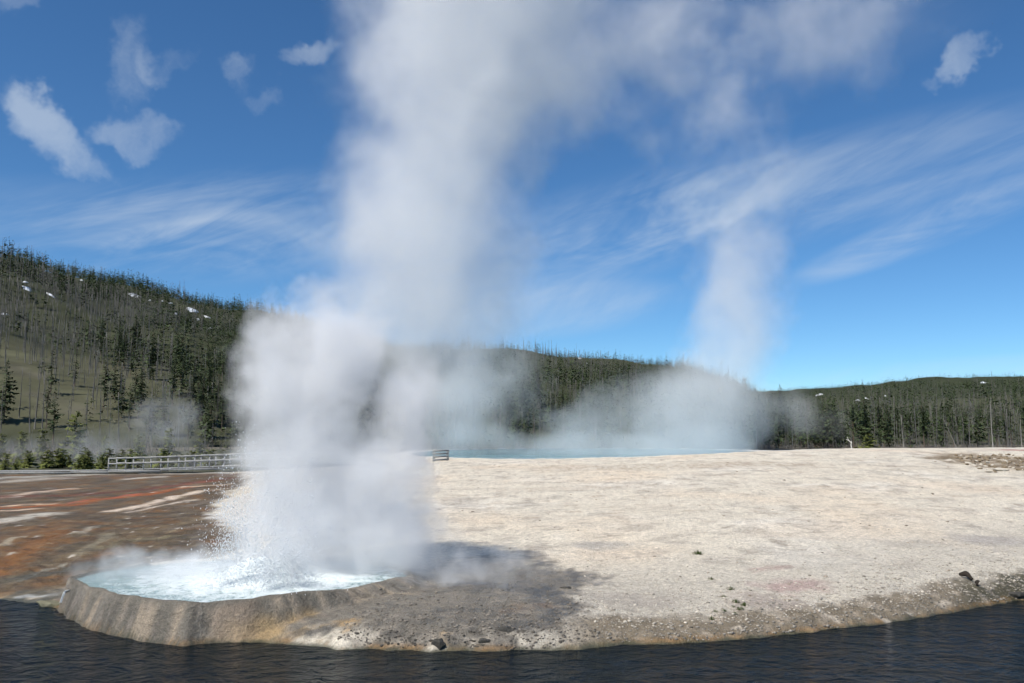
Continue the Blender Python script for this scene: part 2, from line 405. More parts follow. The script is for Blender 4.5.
# wet apron right of the geyser
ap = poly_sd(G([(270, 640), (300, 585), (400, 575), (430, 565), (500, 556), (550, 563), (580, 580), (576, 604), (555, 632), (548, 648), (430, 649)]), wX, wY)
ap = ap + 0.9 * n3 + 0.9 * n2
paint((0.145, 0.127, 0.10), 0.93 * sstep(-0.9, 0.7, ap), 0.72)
for pts, wd, c, k, wt in [([(500, 548), (540, 560), (575, 575), (600, 585)], 0.5, (0.12, 0.11, 0.10), .55, .9), ([(560, 590), (540, 615), (520, 640)], 0.75, (0.10, 0.095, 0.085), .8, .9),
                          ([(455, 640), (500, 632), (550, 636)], 0.5, (0.09, 0.08, 0.065), .8, .9), ([(360, 578), (420, 572), (470, 566)], 0.4, (0.15, 0.13, 0.11), .7, .7),
                          ([(428, 646), (430, 620), (470, 600)], 0.3, (0.11, 0.10, 0.085), .75, .8), ([(495, 605), (540, 603)], 0.35, (0.20, 0.13, 0.075), .7, .7), ([(335, 632), (346, 620)], 0.2, (0.42, 0.26, 0.10), .8, .3), ([(280, 642), (320, 632), (350, 622)], 0.25, (0.40, 0.27, 0.13), .75, .3),
                          ([(436, 645), (442, 630)], 0.16, (0.45, 0.33, 0.2), .9, .2), ([(400, 590), (440, 582), (490, 580)], 0.5, (0.34, 0.32, 0.30), .6, .6)]:
    paint(c, k * (1 - sstep(0.25, 1.0, line_d(G(pts), wX, wY) / wd)) * sstep(-0.5, 0.25, n3), wt)
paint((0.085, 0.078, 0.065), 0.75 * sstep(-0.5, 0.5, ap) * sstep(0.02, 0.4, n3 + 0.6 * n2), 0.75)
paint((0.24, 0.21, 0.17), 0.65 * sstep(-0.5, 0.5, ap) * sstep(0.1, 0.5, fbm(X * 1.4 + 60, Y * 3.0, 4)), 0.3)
# grey wash between the mats and the boardwalk
wash = poly_sd(G([(-300, 470.8), (230, 470.3), (240, 478), (-300, 480)]), wX, wY); paint((0.27, 0.25, 0.21), 0.85 * sstep(-1.5, 1.5, wash))
# run-off mats on the left
lm = poly_sd(G([(-500, 473), (60, 474), (240, 473), (250, 482), (232, 490), (213, 512), (236, 530), (250, 548), (190, 560), (130, 566), (60, 592), (0, 600), (-500, 600)]), wX, wY)
paint((0.105, 0.072, 0.036), 0.98 * sstep(-0.5, 0.9, lm), 0.5)
paint((0.175, 0.085, 0.028), 0.75 * sstep(0, 1, lm) * sstep(-0.1, 0.5, n2), 0.3)
paint((0.055, 0.045, 0.028), 0.7 * sstep(0, 1, lm) * sstep(0.0, 0.5, fbm(X * 0.3 + 3, Y * 0.9, 4)), 0.35)
streaks = [([(-60, 479), (0, 478), (45, 476), (110, 474)], 2.4, (0.33, 0.31, 0.265), .9, .0), ([(-60, 486), (0, 482), (30, 480), (60, 478)], 1.6, (0.42, 0.38, 0.32), .85, 0), ([(-40, 500), (0, 498), (35, 492), (70, 489)], 0.7, (0.55, 0.42, 0.32), .9, 0),
           ([(60, 490), (95, 488)], 0.45, (0.42, 0.2, 0.09), .8, .2), ([(-40, 512), (0, 508.5), (50, 505), (75, 505), (95, 500), (150, 494), (190, 487)], 0.75, (0.30, 0.085, 0.02), .95, .2),
           ([(0, 497), (60, 496), (140, 490), (230, 478)], 1.3, (0.12, 0.038, 0.02), .85, .3), ([(70, 503), (95, 499), (140, 494)], 0.4, (0.42, 0.10, 0.05), .8, .2), ([(-30, 509), (0, 507), (30, 504.5), (50, 503.5)], 0.36, (0.72, 0.50, 0.34), .95, 0),
           ([(-40, 514), (0, 511), (40, 508.5)], 0.3, (0.70, 0.52, 0.38), .9, 0), ([(-60, 528), (0, 521.5), (22, 517.5), (46, 513.5)], 1.25, (0.48, 0.44, 0.37), .95, 0),
           ([(112, 511), (135, 507), (160, 501), (185, 495), (200, 491)], 0.7, (0.62, 0.50, 0.39), 1.0, 0), ([(128, 512), (160, 506), (195, 499)], 0.35, (0.55, 0.46, 0.37), .85, 0), ([(185, 487), (228, 484)], 0.6, (0.58, 0.45, 0.33), .85, 0), ([(195, 492), (222, 489)], 0.4, (0.56, 0.44, 0.33), .8, 0),
           ([(160, 488), (210, 481)], 0.6, (0.27, 0.10, 0.06), .7, .2), ([(128, 479), (140, 478), (158, 477)], 1.0, (0.50, 0.45, 0.38), .85, 0), ([(60, 478), (150, 475), (230, 475)], 0.9, (0.15, 0.09, 0.065), .7, .2),
           ([(-20, 585), (5, 566), (22, 552), (40, 541), (60, 530)], 1.0, (0.20, 0.085, 0.022), .85, .4), ([(-30, 556), (0, 546), (30, 533), (80, 522)], 0.9, (0.17, 0.085, 0.03), .75, .4), ([(60, 560), (100, 548), (150, 530), (200, 520)], 0.9, (0.15, 0.105, 0.055), .7, .3), ([(-20, 548), (10, 535), (40, 527), (75, 523)], 0.6, (0.13, 0.075, 0.038), .7, .3), ([(0, 545), (15, 537)], 0.3, (0.38, 0.33, 0.24), .8, .1), ([(75, 533), (92, 527)], 0.3, (0.40, 0.35, 0.27), .8, .1),
           ([(78, 554), (92, 545), (108, 535)], 0.42, (0.22, 0.19, 0.13), .8, .1), ([(100, 548), (130, 541), (165, 537)], 0.7, (0.16, 0.135, 0.08), .75, .2), ([(20, 580), (35, 575), (58, 568)], 0.25, (0.33, 0.31, 0.25), .7, .1),
           ([(-60, 588), (0, 582), (60, 572), (110, 560), (150, 554)], 0.8, (0.075, 0.07, 0.05), .85, .5), ([(150, 556), (165, 552), (178, 556)], 0.35, (0.07, 0.06, 0.045), .85, .4), ([(-60, 599), (0, 596), (50, 594), (80, 590)], 0.8, (0.085, 0.075, 0.05), .9, .6), ([(18, 597), (50, 596), (72, 592)], 0.16, (0.40, 0.40, 0.38), .8, .4),
           ([(175, 528), (205, 525), (240, 545)], 0.8, (0.17, 0.135, 0.10), .7, .2), ([(190, 505), (225, 498)], 0.8, (0.17, 0.135, 0.10), .8, .2)]
for pts, wd, c, k, wt in streaks:
    paint(c, k * (1 - sstep(0.1, 1.15, line_d(G(pts), X + 0.35 * (wX - X), Y + 0.35 * (wY - Y)) / wd + 0.7 * n3 + 0.5 * n2)), wt)
wp = poly_sd(G([(212, 517), (228, 498), (262, 490), (350, 494), (420, 510), (420, 545), (330, 545), (260, 532)]), wX, wY)
paint((0.58, 0.55, 0.50), 0.9 * sstep(-0.4, 0.5, wp + 1.2 * n2), 0.2)
for k in range(70):     # small white chips and crusts on the mats
    px, py = random.uniform(-20, 235), random.uniform(488, 565)
    p = on_ground(px, py); r = random.uniform(0.05, 0.16)
    near = np.hypot(X - p[0], (Y - p[1]) * 0.7) < 0.6
    if near.any():
        m = np.zeros(len(X)); m[near] = 0.85 * (1 - sstep(0.5, 1.1, np.hypot(X[near] - p[0], (Y[near] - p[1]) * 0.7) / r + 0.3 * n3[near]))
        paint((0.50, 0.45, 0.38), m, 0.1)
brk = fbm(X * 0.5 + 0.9 * Y + 33, Y * 1.1 - 0.5 * X, 5)
paint((0.06, 0.042, 0.024), 0.65 * sstep(-0.5, 0.9, lm) * sstep(0.12, 0.5, brk), 0.5)
paint((0.24, 0.19, 0.12), 0.5 * sstep(-0.5, 0.9, lm) * sstep(0.2, 0.6, -brk + 0.4 * n3), 0.1)
# geyser rim and its fluted face
q, ang = ell(X, Y)
rimm = (1 - sstep(1.22, 1.36, q + 0.05 * n2)) * (Y < GY + 2.5) * (1 - sstep(-5.5, -3.5, X) * sstep(25, 27, Y))
paint((0.14, 0.124, 0.098), rimm, 0.45)
paint((0.20, 0.176, 0.142), rimm * sstep(-0.1, 0.5, n2))
fl = fbm(ang * 9, q * 1.2, 4); fl2 = fbm(ang * 24 + 3, q * 2.5 + 8, 3)
paint((0.33, 0.265, 0.19), rimm * 0.75 * sstep(0.08, 0.45, fl) * sstep(1.0, 1.05, q))
paint((0.085, 0.072, 0.056), rimm * 0.7 * sstep(0.1, 0.5, -fl) * sstep(1.0, 1.05, q), 0.5)
paint((0.28, 0.23, 0.185), rimm * 0.5 * sstep(0.1, 0.5, fl2) * sstep(1.0, 1.05, q))
paint((0.075, 0.065, 0.05), rimm * 0.8 * sstep(0.35, 0.7, n3 + 0.5 * n2 * (q > 1.03)))
paint((0.30, 0.23, 0.165), rimm * 0.7 * (1 - sstep(0.25, 0.7, np.abs(X - (-7.5) + 0.4 * (Z - .5)) + 0.3 * n2)) * sstep(1.01, 1.05, q))
paint((0.40, 0.27, 0.12), rimm * 0.7 * (1 - sstep(0.15, 0.55, Z + 0.5 * n2)) * sstep(-8.3, -6.0, X), 0.4)
paint((0.30, 0.37, 0.36), (1 - sstep(0.93, 0.99, q)), 0.8)
# bank and waterline
bk = (1 - sstep(0.8, 1.5, d_sh + 0.6 * n2 + 0.3 * n3)) * sstep(0.5, 2.5, X)
paint((0.17, 0.135, 0.09), 0.92 * bk, 0.3)
paint((0.06, 0.055, 0.03), 0.85 * bk * sstep(13.5, 15.5, X + n2), 0.5)
paint((0.36, 0.30, 0.23), bk * 0.7 * sstep(0.25, 0.55, n3 + 0.4 * n2))
zl = Z + 0.05 * n3
ochre = (1 - sstep(0.06, 0.17, zl)) * sstep(-0.02, 0.03, zl) * (d_sh < 2.5)
paint((0.25, 0.14, 0.05), 0.75 * ochre * sstep(-0.25, 0.35, n2 + .5 * n3), 0.6)
paint((0.10, 0.085, 0.045), 0.8 * ochre * sstep(0.0, 0.5, fbm(X * .8 + 21, Y * .8, 4)), 0.7)
paint((0.40, 0.28, 0.15), 0.7 * ochre * sstep(0.25, 0.6, fbm(X * 1.3, Y * 1.3 + 90, 3)), 0.5)
paint((0.05, 0.05, 0.025), 0.85 * (1 - sstep(0.01, 0.07, zl)) * (d_sh < 2.5), 0.9)
paint((0.10, 0.075, 0.04), (Z < -0.05) * 1.0 * (d_sh < 4), 0.9)
for a_ in ((840, 627, .5), (948, 606, .55), (880, 620, .3), (745, 628, .3), (915, 612, .25)):
    p = on_ground(a_[0], a_[1]); paint((0.50, 0.43, 0.34), 0.9 * (1 - sstep(.4, 1, np.hypot((wX - p[0]) / a_[2], (wY - p[1]) / (a_[2] * .55)) + .4 * n3)))
# broken rubble ground and red mat at the right end
qr = np.hypot((X - 42) / 6.5, (Y - 68.5) / 9.5)
rub = 1 - sstep(0.6, 1.15, qr + 0.35 * fbm(X * 0.35, Y * 0.35, 3))
paint((0.24, 0.185, 0.12), 0.95 * sstep(0, .5, rub) * sstep(-0.7, 0.0, n2)); paint((0.12, 0.085, 0.05), 0.85 * rub * sstep(0.0, 0.35, n2 + .4 * n3))
p = on_ground(1030, 450.2); paint((0.30, 0.11, 0.09), 0.8 * (1 - sstep(0.3, 1, np.hypot((wX - p[0]) / 5.5, (wY - p[1]) / 3))))
# blue pool surrounds, then valley floor
qb = np.hypot((X - BLUE_C[0]) / BLUE_R[0], (Y - BLUE_C[1]) / BLUE_R[1])
paint((0.60, 0.56, 0.50), 0.8 * (1 - sstep(1.0, 1.15, qb)) * (qb > 0.97)); paint((0.25, 0.38, 0.40), (qb < 0.98) * 1.0)
paint((0.135, 0.12, 0.085), sstep(135, 165, Y + 12 * n1))
pxg = CX + F * X / np.maximum(Y, 12)
paint((0.075, 0.075, 0.042), sstep(80, 83, Y + 1.5 * n2) * (1 - sstep(330, 420, pxg)))
C *= (1 + 0.22 * n3[:, None])
Call = np.zeros((len(gX), 3)); Call[:] = (0.135, 0.12, 0.085); Wall = np.zeros(len(gX))
near = (gY <= 120); Call[near] = (0.45, 0.40, 0.33)
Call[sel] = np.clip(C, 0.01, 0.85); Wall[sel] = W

nx, ny = len(xs), len(ys)
ii = np.arange((nx - 1) * (ny - 1)); r_, c_ = ii // (nx - 1), ii % (nx - 1); a = r_ * nx + c_
quads = np.c_[a, a + 1, a + nx + 1, a + nx]

m, t, out = mat('sinter_ground')
b = t.new('ShaderNodeBsdfPrincipled'); t.link(b.outputs[0], out.inputs['Surface'])
at = t.new('ShaderNodeAttribute', attribute_name='albedo'); P = t.new('ShaderNodeNewGeometry').outputs['Position']
s1 = t.noise(P, 9.0, 5.0, 0.7); s2 = t.noise(P, 28.0, 3.0, 0.7); s3 = t.new('ShaderNodeTexVoronoi'); s3.inputs['Scale'].default_value = 11.0; t.link(P, s3.inputs['Vector'])
k = t.math('MULTIPLY', t.mapr(s1.outputs[0], 0.3, 0.7, 0.78, 1.18, False), t.mapr(s2.outputs[0], 0.28, 0.72, 0.70, 1.28, False))
k = t.math('MULTIPLY', k, t.mapr(t.new('ShaderNodeSeparateColor').outputs[0], 0, 1, 1, 1, False)) if False else k
chip = t.new('ShaderNodeSeparateXYZ'); t.link(s3.outputs['Color'], chip.inputs[0])
k = t.math('MULTIPLY', k, t.mapr(chip.outputs[0], 0.0, 1.0, 0.86, 1.13, False))
t.link(t.vec('SCALE', at.outputs['Color'], k), b.inputs['Base Color'])
t.link(t.mapr(at.outputs['Alpha'], 0, 1, 0.92, 0.22, False), b.inputs['Roughness'])
b.inputs['Specular IOR Level'].default_value = 0.35
bh = t.math('ADD', t.math('MULTIPLY', s1.outputs[0], 1.0), t.math('ADD', t.math('MULTIPLY', s2.outputs[0], 0.5), t.math('MULTIPLY', s3.outputs['Distance'], 0.25)))
bu = t.new('ShaderNodeBump'); bu.inputs['Strength'].default_value = 0.9; bu.inputs['Distance'].default_value = 0.06; t.link(bh, bu.inputs['Height']); t.link(bu.outputs[0], b.inputs['Normal'])
M_GROUND = m
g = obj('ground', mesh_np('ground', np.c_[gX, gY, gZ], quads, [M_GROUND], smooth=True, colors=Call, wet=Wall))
tag(g, 'pale sinter terrace with rusty run-off mats and a raised geyser rim', 'ground', kind='structure')

# ------------------------------------------------------------------ water
m, t, out = mat('river_water')
b = t.new('ShaderNodeBsdfPrincipled'); t.link(b.outputs[0], out.inputs['Surface'])
P = t.new('ShaderNodeNewGeometry').outputs['Position']
mp = t.new('ShaderNodeMapping'); t.link(P, mp.inputs[0]); mp.inputs['Scale'].default_value = (0.85, 1.05, 1); mp.inputs['Rotation'].default_value = (0, 0, R(10))
a1 = t.noise(mp.outputs[0], 1.5, 5.0, 0.55, 0.8); a2 = t.noise(mp.outputs[0], 4.5, 4.0, 0.6, 0.5)
hgt = t.math('ADD', a1.outputs[0], t.math('MULTIPLY', a2.outputs[0], 0.35))
bu = t.new('ShaderNodeBump'); bu.inputs['Strength'].default_value = 1.0; bu.inputs['Distance'].default_value = 0.28; t.link(hgt, bu.inputs['Height']); t.link(bu.outputs[0], b.inputs['Normal'])
b.inputs['Base Color'].default_value = (0.003, 0.007, 0.010, 1); b.inputs['Roughness'].default_value = 0.06; b.inputs['IOR'].default_value = 1.33
b.inputs['Specular IOR Level'].default_value = 0.17
# near the bank the brown bed shows through
b.inputs['Alpha'].default_value = 1.0
M_RIVER = m
wx = np.concatenate([[-900, -200, -60], np.arange(-30, 31, 0.5), [60, 200, 900]]); wy = np.concatenate([[-60, -10, 5, 12], np.arange(14, 34, 0.4), [45, 60, 75]])
XX, YY = np.meshgrid(wx, wy); nxw = len(wx)
i_ = np.arange((nxw - 1) * (len(wy) - 1)); a = (i_ // (nxw - 1)) * nxw + i_ % (nxw - 1)
# keep only the cells on the river side of the shore
fq = np.c_[a, a + 1, a + nxw + 1, a + nxw]
cyq = YY.ravel()[fq].mean(1); cxq = XX.ravel()[fq].mean(1); fq = fq[cyq < shore(cxq) + 2.0]
tag(obj('river', mesh_np('river', np.c_[XX.ravel(), YY.ravel(), 0 * XX.ravel()], fq, [M_RIVER], smooth=True)), 'dark rippled river water along the bank', 'river', kind='structure')

def disc(cx, cy, rx, ry, z, n=96, rings=24):
    V = [(cx, cy, z)]; Fc = []
    for i in range(1, rings + 1):
        for k in range(n):
            a_ = 2 * math.pi * k / n; V.append((cx + rx * i / rings * math.cos(a_), cy + ry * i / rings * math.sin(a_), z))
    for k in range(n): Fc.append((0, 1 + k, 1 + (k + 1) % n))
    for i in range(rings - 1):
        for k in range(n):
            p0 = 1 + i * n + k; p1 = 1 + i * n + (k + 1) % n; Fc += [(p0, p0 + n, p1 + n), (p0, p1 + n, p1)]
    return np.array(V), np.array(Fc)
m, t, out = mat('geyser_water')
b = t.new('ShaderNodeBsdfPrincipled'); t.link(b.outputs[0], out.inputs['Surface'])
P = t.new('ShaderNodeNewGeometry').outputs['Position']
f1 = t.noise(P, 2.2, 6.0, 0.7, 0.5); f2 = t.noise(P, 9.0, 4.0, 0.7)
cx_ = t.vec('DISTANCE', P, (GX + 0.8, GY + 0.2, POOL_Z))
foam = t.math('ADD', t.math('ADD', f1.outputs[0], t.math('MULTIPLY', f2.outputs[0], 0.4)), t.mapr(cx_, 1.0, 5.2, 0.42, -0.12, False))
foam = t.mapr(foam, 0.62, 0.98)
t.link(t.mix(foam, (0.25, 0.36, 0.36, 1), (0.74, 0.80, 0.80, 1)), b.inputs['Base Color'])
t.link(t.mapr(foam, 0, 1, 0.08, 0.7, False), b.inputs['Roughness'])
bu = t.new('ShaderNodeBump'); bu.inputs['Strength'].default_value = 0.8; bu.inputs['Distance'].default_value = 0.12; t.link(t.math('ADD', f1.outputs[0], f2.outputs[0]), bu.inputs['Height']); t.link(bu.outputs[0], b.inputs['Normal'])
M_POOL = m
V, Fc = disc(GX, GY, GA * 0.99, GB * 0.99, POOL_Z)
q0, _ = ell(V[:, 0], V[:, 1]); qe = np.hypot((V[:, 0] - GX) / GA, (V[:, 1] - GY) / GB); kq = np.where(q0 > 1e-3, qe / np.maximum(q0, 1e-3), 1)
V[:, 0] = GX + (V[:, 0] - GX) * kq; V[:, 1] = GY + (V[:, 1] - GY) * kq
dd = np.hypot(V[:, 0] - GX - 0.8, V[:, 1] - GY - 0.2)
V[:, 2] += 0.55 * np.exp(-(dd / 1.5) ** 2) * (1 + 0.5 * fbm(V[:, 0] * 1.5, V[:, 1] * 1.5, 3)) + 0.06 * fbm(V[:, 0] * 1.2, V[:, 1] * 1.2, 3) * np.clip(1.2 - np.hypot((V[:, 0] - GX) / GA, (V[:, 1] - GY) / GB), 0, 1)
tag(obj('geyser_pool_water', mesh_np('geyser_pool_water', V, Fc, [M_POOL], smooth=True)), 'pale turquoise boiling water filling the geyser basin', 'pool', kind='structure')
m = pbr('blue_pool_water', (0.14, 0.30, 0.345), 0.12, 0.1, 0.3, 0.4, 0.15, 1.5); M_BLUE = m
V, Fc = disc(BLUE_C[0], BLUE_C[1], BLUE_R[0] * 1.0, BLUE_R[1] * 1.0, BLUE_Z)
tag(obj('blue_pool_water', mesh_np('blue_pool_water', V, Fc, [M_BLUE], smooth=True)), 'flat light blue hot spring behind the terrace crest', 'pool', kind='structure')

# ------------------------------------------------------------------ hills
def hill_mesh(name, H, px0, px1, npx, nt, label):
    pxs = np.linspace(px0, px1, npx); tt = np.concatenate([[-0.05], np.linspace(0, 1.0, nt), [1.05, 1.15, 1.4, 1.8]])
    r0 = np.interp(pxs, H.px, H.foot); r1 = np.interp(pxs, H.px, H.ridge)
    Yg = r0[None] + (r1 - r0)[None] * tt[:, None]; Xg = (pxs[None] - CX) / F * Yg
    Zg = H.h(Xg, Yg)
    V = np.c_[Xg.ravel(), Yg.ravel(), Zg.ravel()]
    i_ = np.arange((npx - 1) * (len(tt) - 1)); a = (i_ // (npx - 1)) * npx + i_ % (npx - 1)
    T = np.broadcast_to(tt[:, None], Yg.shape).ravel()
    x, y = V[:, 0], V[:, 1]
    n1 = fbm(x * 0.012, y * 0.012, 5); n2 = fbm(x * 0.05, y * 0.05, 4)
    C = np.zeros((len(V), 3)); C[:] = (0.085, 0.084, 0.050)
    k = sstep(-0.1, 0.5, n1)[:, None]; C = C * (1 - k) + k * np.array((0.075, 0.075, 0.045))
    k = sstep(0.1, 0.6, n2)[:, None] * 0.6; C = C * (1 - k) + k * np.array((0.115, 0.105, 0.08))
    pxh = CX + F * x / np.maximum(y, 50)
    if label == 'A':
        bare = (1 - sstep(95, 190, pxh + 90 * n1)) * sstep(0.01, 0.05, T) * (1 - sstep(0.18, 0.28, T + 0.10 * n1))
        k = (0.75 * (1 - bare))[:, None]
    else: k = 0.3 + 0.65 * sstep(0.05, 0.3, T)[:, None]
    C = C * (1 - k) + k * np.array((0.038, 0.044, 0.024))
    return obj(name, mesh_np(name, V, np.c_[a, a + 1, a + npx + 1, a + npx], [M_HILL], smooth=True, colors=C))
M_HILL = pbr('hill_soil', (1, 1, 1), 0.95, 0.3, 0.08, 0.1, 0.6, 0.3, attr='albedo')
tag(hill_mesh('hill', hillA, -700, 860, 320, 110, 'A'), 'near wooded hill with grey bare slope at the left', 'hill', kind='structure')
tag(hill_mesh('hill', hillB, 300, 1800, 300, 110, ''), 'low distant dark green wooded hill at the right', 'hill', kind='structure')

# ------------------------------------------------------------------ trees
M_BARK = pbr('pine_bark', (0.11, 0.085, 0.065), 0.9, 0.3, 3.0)
M_DEAD = pbr('weathered_dead_wood', (0.115, 0.11, 0.10), 0.9, 0.3, 3.0)
def foliage(name, rgb):
    m, t, out = mat(name)
    b = t.new('ShaderNodeBsdfPrincipled'); t.link(b.outputs[0], out.inputs['Surface'])
    ob = t.new('ShaderNodeObjectInfo'); P = t.new('ShaderNodeNewGeometry')
    n = t.noise(P.outputs['Position'], 0.05, 2.0); n2 = t.noise(P.outputs['Position'], 1.1, 2.0)
    k = t.math('MULTIPLY', t.mapr(n.outputs[0], 0.3, 0.7, 0.65, 1.35, False), t.mapr(n2.outputs[0], 0.3, 0.7, 0.7, 1.3, False))
    k = t.math('MULTIPLY', k, t.mapr(P.outputs['Random Per Island'], 0, 1, 0.7, 1.3, False))
    t.link(t.vec('SCALE', rgb, k), b.inputs['Base Color']); b.inputs['Roughness'].default_value = 0.75; b.inputs['Specular IOR Level'].default_value = 0.2
    return m
M_NEEDLE = foliage('pine_needles', (0.040, 0.056, 0.022))
M_YOUNG = foliage('young_pine_needles', (0.11, 0.125, 0.03))

def pine_parts(h, seed, nbr, spray, base=0.18, wid=0.16, top_w=0.02):
    """a conifer: tapered trunk; crown of many drooping needle sprays"""
    r = random.Random(seed)
    lean = (r.uniform(-.02, .02) * h, r.uniform(-.02, .02) * h)
    tr = MB(); pts = [(lean[0] * k * k, lean[1] * k * k, h * k) for k in (-0.02, 0.15, 0.4, 0.7, 1.0)]
    tr.tube(pts, [0.011 * h, 0.010 * h, 0.007 * h, 0.004 * h, 0.001 * h], 6)
    cr = MB()
    bulge = [r.uniform(0.7, 1.25) for _ in range(7)]
    for i in range(nbr):
        k = base + (1 - base) * ((i + r.random()) / nbr) ** 0.9
        if r.random() < 0.10: continue
        tt = (k - base) / (1 - base)
        L = h * (top_w + wid * (1 - tt) ** 0.75 * min(1, 0.45 + tt * 4)) * r.uniform(0.55, 1.2) * bulge[int(tt * 6)]
        a = r.uniform(0, 2 * math.pi); dz = -L * r.uniform(0.05, 0.5) + L * 0.45 * tt
        z = h * k; ox, oy = lean[0] * k * k, lean[1] * k * k
        d = np.array((math.cos(a), math.sin(a), 0)); pz = np.array((-math.sin(a), math.cos(a), 0))
        o = np.array((ox, oy, z))
        for j in range(spray):
            f0 = j / spray; f1 = (j + r.uniform(1.0, 1.7)) / spray
            c0 = o + d * L * f0 + np.array((0, 0, dz * f0)); c1 = o + d * L * min(f1, 1.1) + np.array((0, 0, dz * f1))
            wd = L * r.uniform(0.16, 0.34) * (1.1 - 0.5 * f0)
            tw = r.uniform(-0.8, 0.8); side = pz * math.cos(tw) * wd + np.array((0, 0, math.sin(tw) * wd))
            drop = np.array((0, 0, -wd * r.uniform(0.3, 0.9)))
            cr.add([c0, c1, c0 * 0.45 + c1 * 0.55 + side + drop, c0 * 0.45 + c1 * 0.55 - side + drop * 0.6], [(0, 2, 1), (0, 1, 3)])
    cr.add([(lean[0] + s_ * .012 * h * c2, lean[1] + s2 * .012 * h, h * z_) for s_, s2, z_, c2 in ((1, 0, .95, 1), (-.5, .87, .95, 1), (-.5, -.87, .95, 1), (0, 0, 1.02, 1))], [(0, 1, 3), (1, 2, 3), (2, 0, 3)])
    return tr, cr
def snag_mb(h, seed, nb, tilt=0.0, broken=False, side=4):
    r = random.Random(seed); s = MB()
    bx, by = r.uniform(-.03, .03) * h, r.uniform(-.03, .03) * h
    def P(k): return np.array((bx * math.sin(k * 3) * 0.4 + tilt * h * k, by * math.sin(k * 2.5) * 0.4, h * k))
    tipr = 0.006 if broken else 0.0015
    s.tube([P(k) for k in (-0.02, 0.2, 0.45, 0.7, 1.0)], [0.0105 * h, 0.0095 * h, 0.0075 * h, 0.005 * h, tipr * h], 6 if side > 3 else 4)
    for i in range(nb):
        k = r.uniform(0.25, 0.97); a = r.uniform(0, 6.283); L = h * r.uniform(0.03, 0.13) * (1.25 - k)
        d = np.array((math.cos(a), math.sin(a), r.uniform(-0.5, 0.35))); p = P(k)
        mid = p + d * L * 0.5; end = p + d * L + np.array((0, 0, -0.15 * L))
        s.tube([p, mid, end], [0.0028 * h, 0.0018 * h, 0.0006 * h], 3, cap=False)
        if side > 3 and r.random() < 0.7:
            d2 = d + np.array((r.uniform(-.8, .8), r.uniform(-.8, .8), r.uniform(-.4, .4)))
            s.tube([mid, mid + d2 * L * 0.45], [0.0014 * h, 0.0005 * h], 3, cap=False)
    return s

PINES = []
for i, (h, nbr, base, wid) in enumerate([(17, 120, .22, .135), (15, 130, .12, .16), (18, 100, .38, .12), (12, 120, .06, .20), (14, 90, .2, .12)]):
    tr, cr = pine_parts(h, 40 + i, nbr, 3, base, wid)
    tm, cm = tr.mesh('trunk', [M_BARK]), cr.mesh('crown', [M_NEEDLE])
    V1, F1, _ = tr.arrays(); V2, F2, _ = cr.arrays()
    whole = mesh_np('pine_tree', np.vstack([V1, V2]), np.vstack([F1, F2 + len(V1)]), [M_BARK, M_NEEDLE], np.r_[np.zeros(len(F1)), np.ones(len(F2))])
    PINES.append((h, tm, cm, whole))
tr, cr = pine_parts(5.0, 77, 110, 3, .02, .36, .06)
YOUNG = (5.0, tr.mesh('trunk', [M_BARK]), cr.mesh('crown', [M_YOUNG]))
SNAGS = [(h, snag_mb(h, 60 + i, nb, 0, br).mesh('dead_tree', [M_DEAD])) for i, (h, nb, br) in enumerate([(17, 34, False), (15, 22, True), (18, 40, False), (12, 14, True), (16, 28, False)])]
# simple kinds for the far mass
def tris(mb): return mb.arrays()[:2]
FAR_P = []
for i in range(6):
    tr, cr = pine_parts(15.0, 140 + i, 26 if i < 3 else 17, 2 if i < 3 else 1, [.12, .25, .08, .1, .2, .15][i], [.17, .15, .2, .19, .17, .2][i], 0.03)
    V1, F1 = tris(tr); V2, F2 = tris(cr)
    FAR_P.append((V2, F2))
FAR_S = [tris(snag_mb(15.0, 160 + i, [10, 7, 12, 5, 4, 6][i], 0, i % 2 == 0, 3)) for i in range(6)]

def pxpy(X, Y, Z):
    c, s = math.cos(PITCH), math.sin(PITCH); dy, dz = Y, Z - EYE
    f = dy * c + dz * s; u = -dy * s + dz * c
    return CX + F * X / f, CY - F * u / f
pines, snags = [], []        # (X, Y, Z, height)
def scatter(H, n, px0, px1, dens, seed, tpow=1.0, size=14.5):
    r = np.random.default_rng(seed)
    px = r.uniform(px0, px1, n); tt = r.uniform(0.0, 1.0, n) ** tpow
    r0 = np.interp(px, H.px, H.foot); r1 = np.interp(px, H.px, H.ridge)
    Yp = r0 + (r1 - r0) * tt; Xp = (px - CX) / F * Yp; Zp = H.h(Xp, Yp)
    _, py = pxpy(Xp, Yp, Zp)
    nz = fbm(Xp * 0.011 + seed, Yp * 0.011, 4) * 1.25; hs = np.clip(1 + 0.7 * fbm(Xp * 0.03, Yp * 0.03 + seed, 3), .55, 1.5)
    live, dead = dens(px, py, tt, nz)
    u = r.uniform(0, 1, n)
    hh = hs * r.uniform(0.5, 1.2, n) * np.interp(Yp, [250, 650, 1000, 2400], [1.0, 0.95, 0.62, 0.62])
    for i in range(n):
        if u[i] < live[i]: pines.append((Xp[i], Yp[i], Zp[i], size * hh[i]))
        elif u[i] < live[i] + dead[i]: snags.append((Xp[i], Yp[i], Zp[i], size * hh[i]))
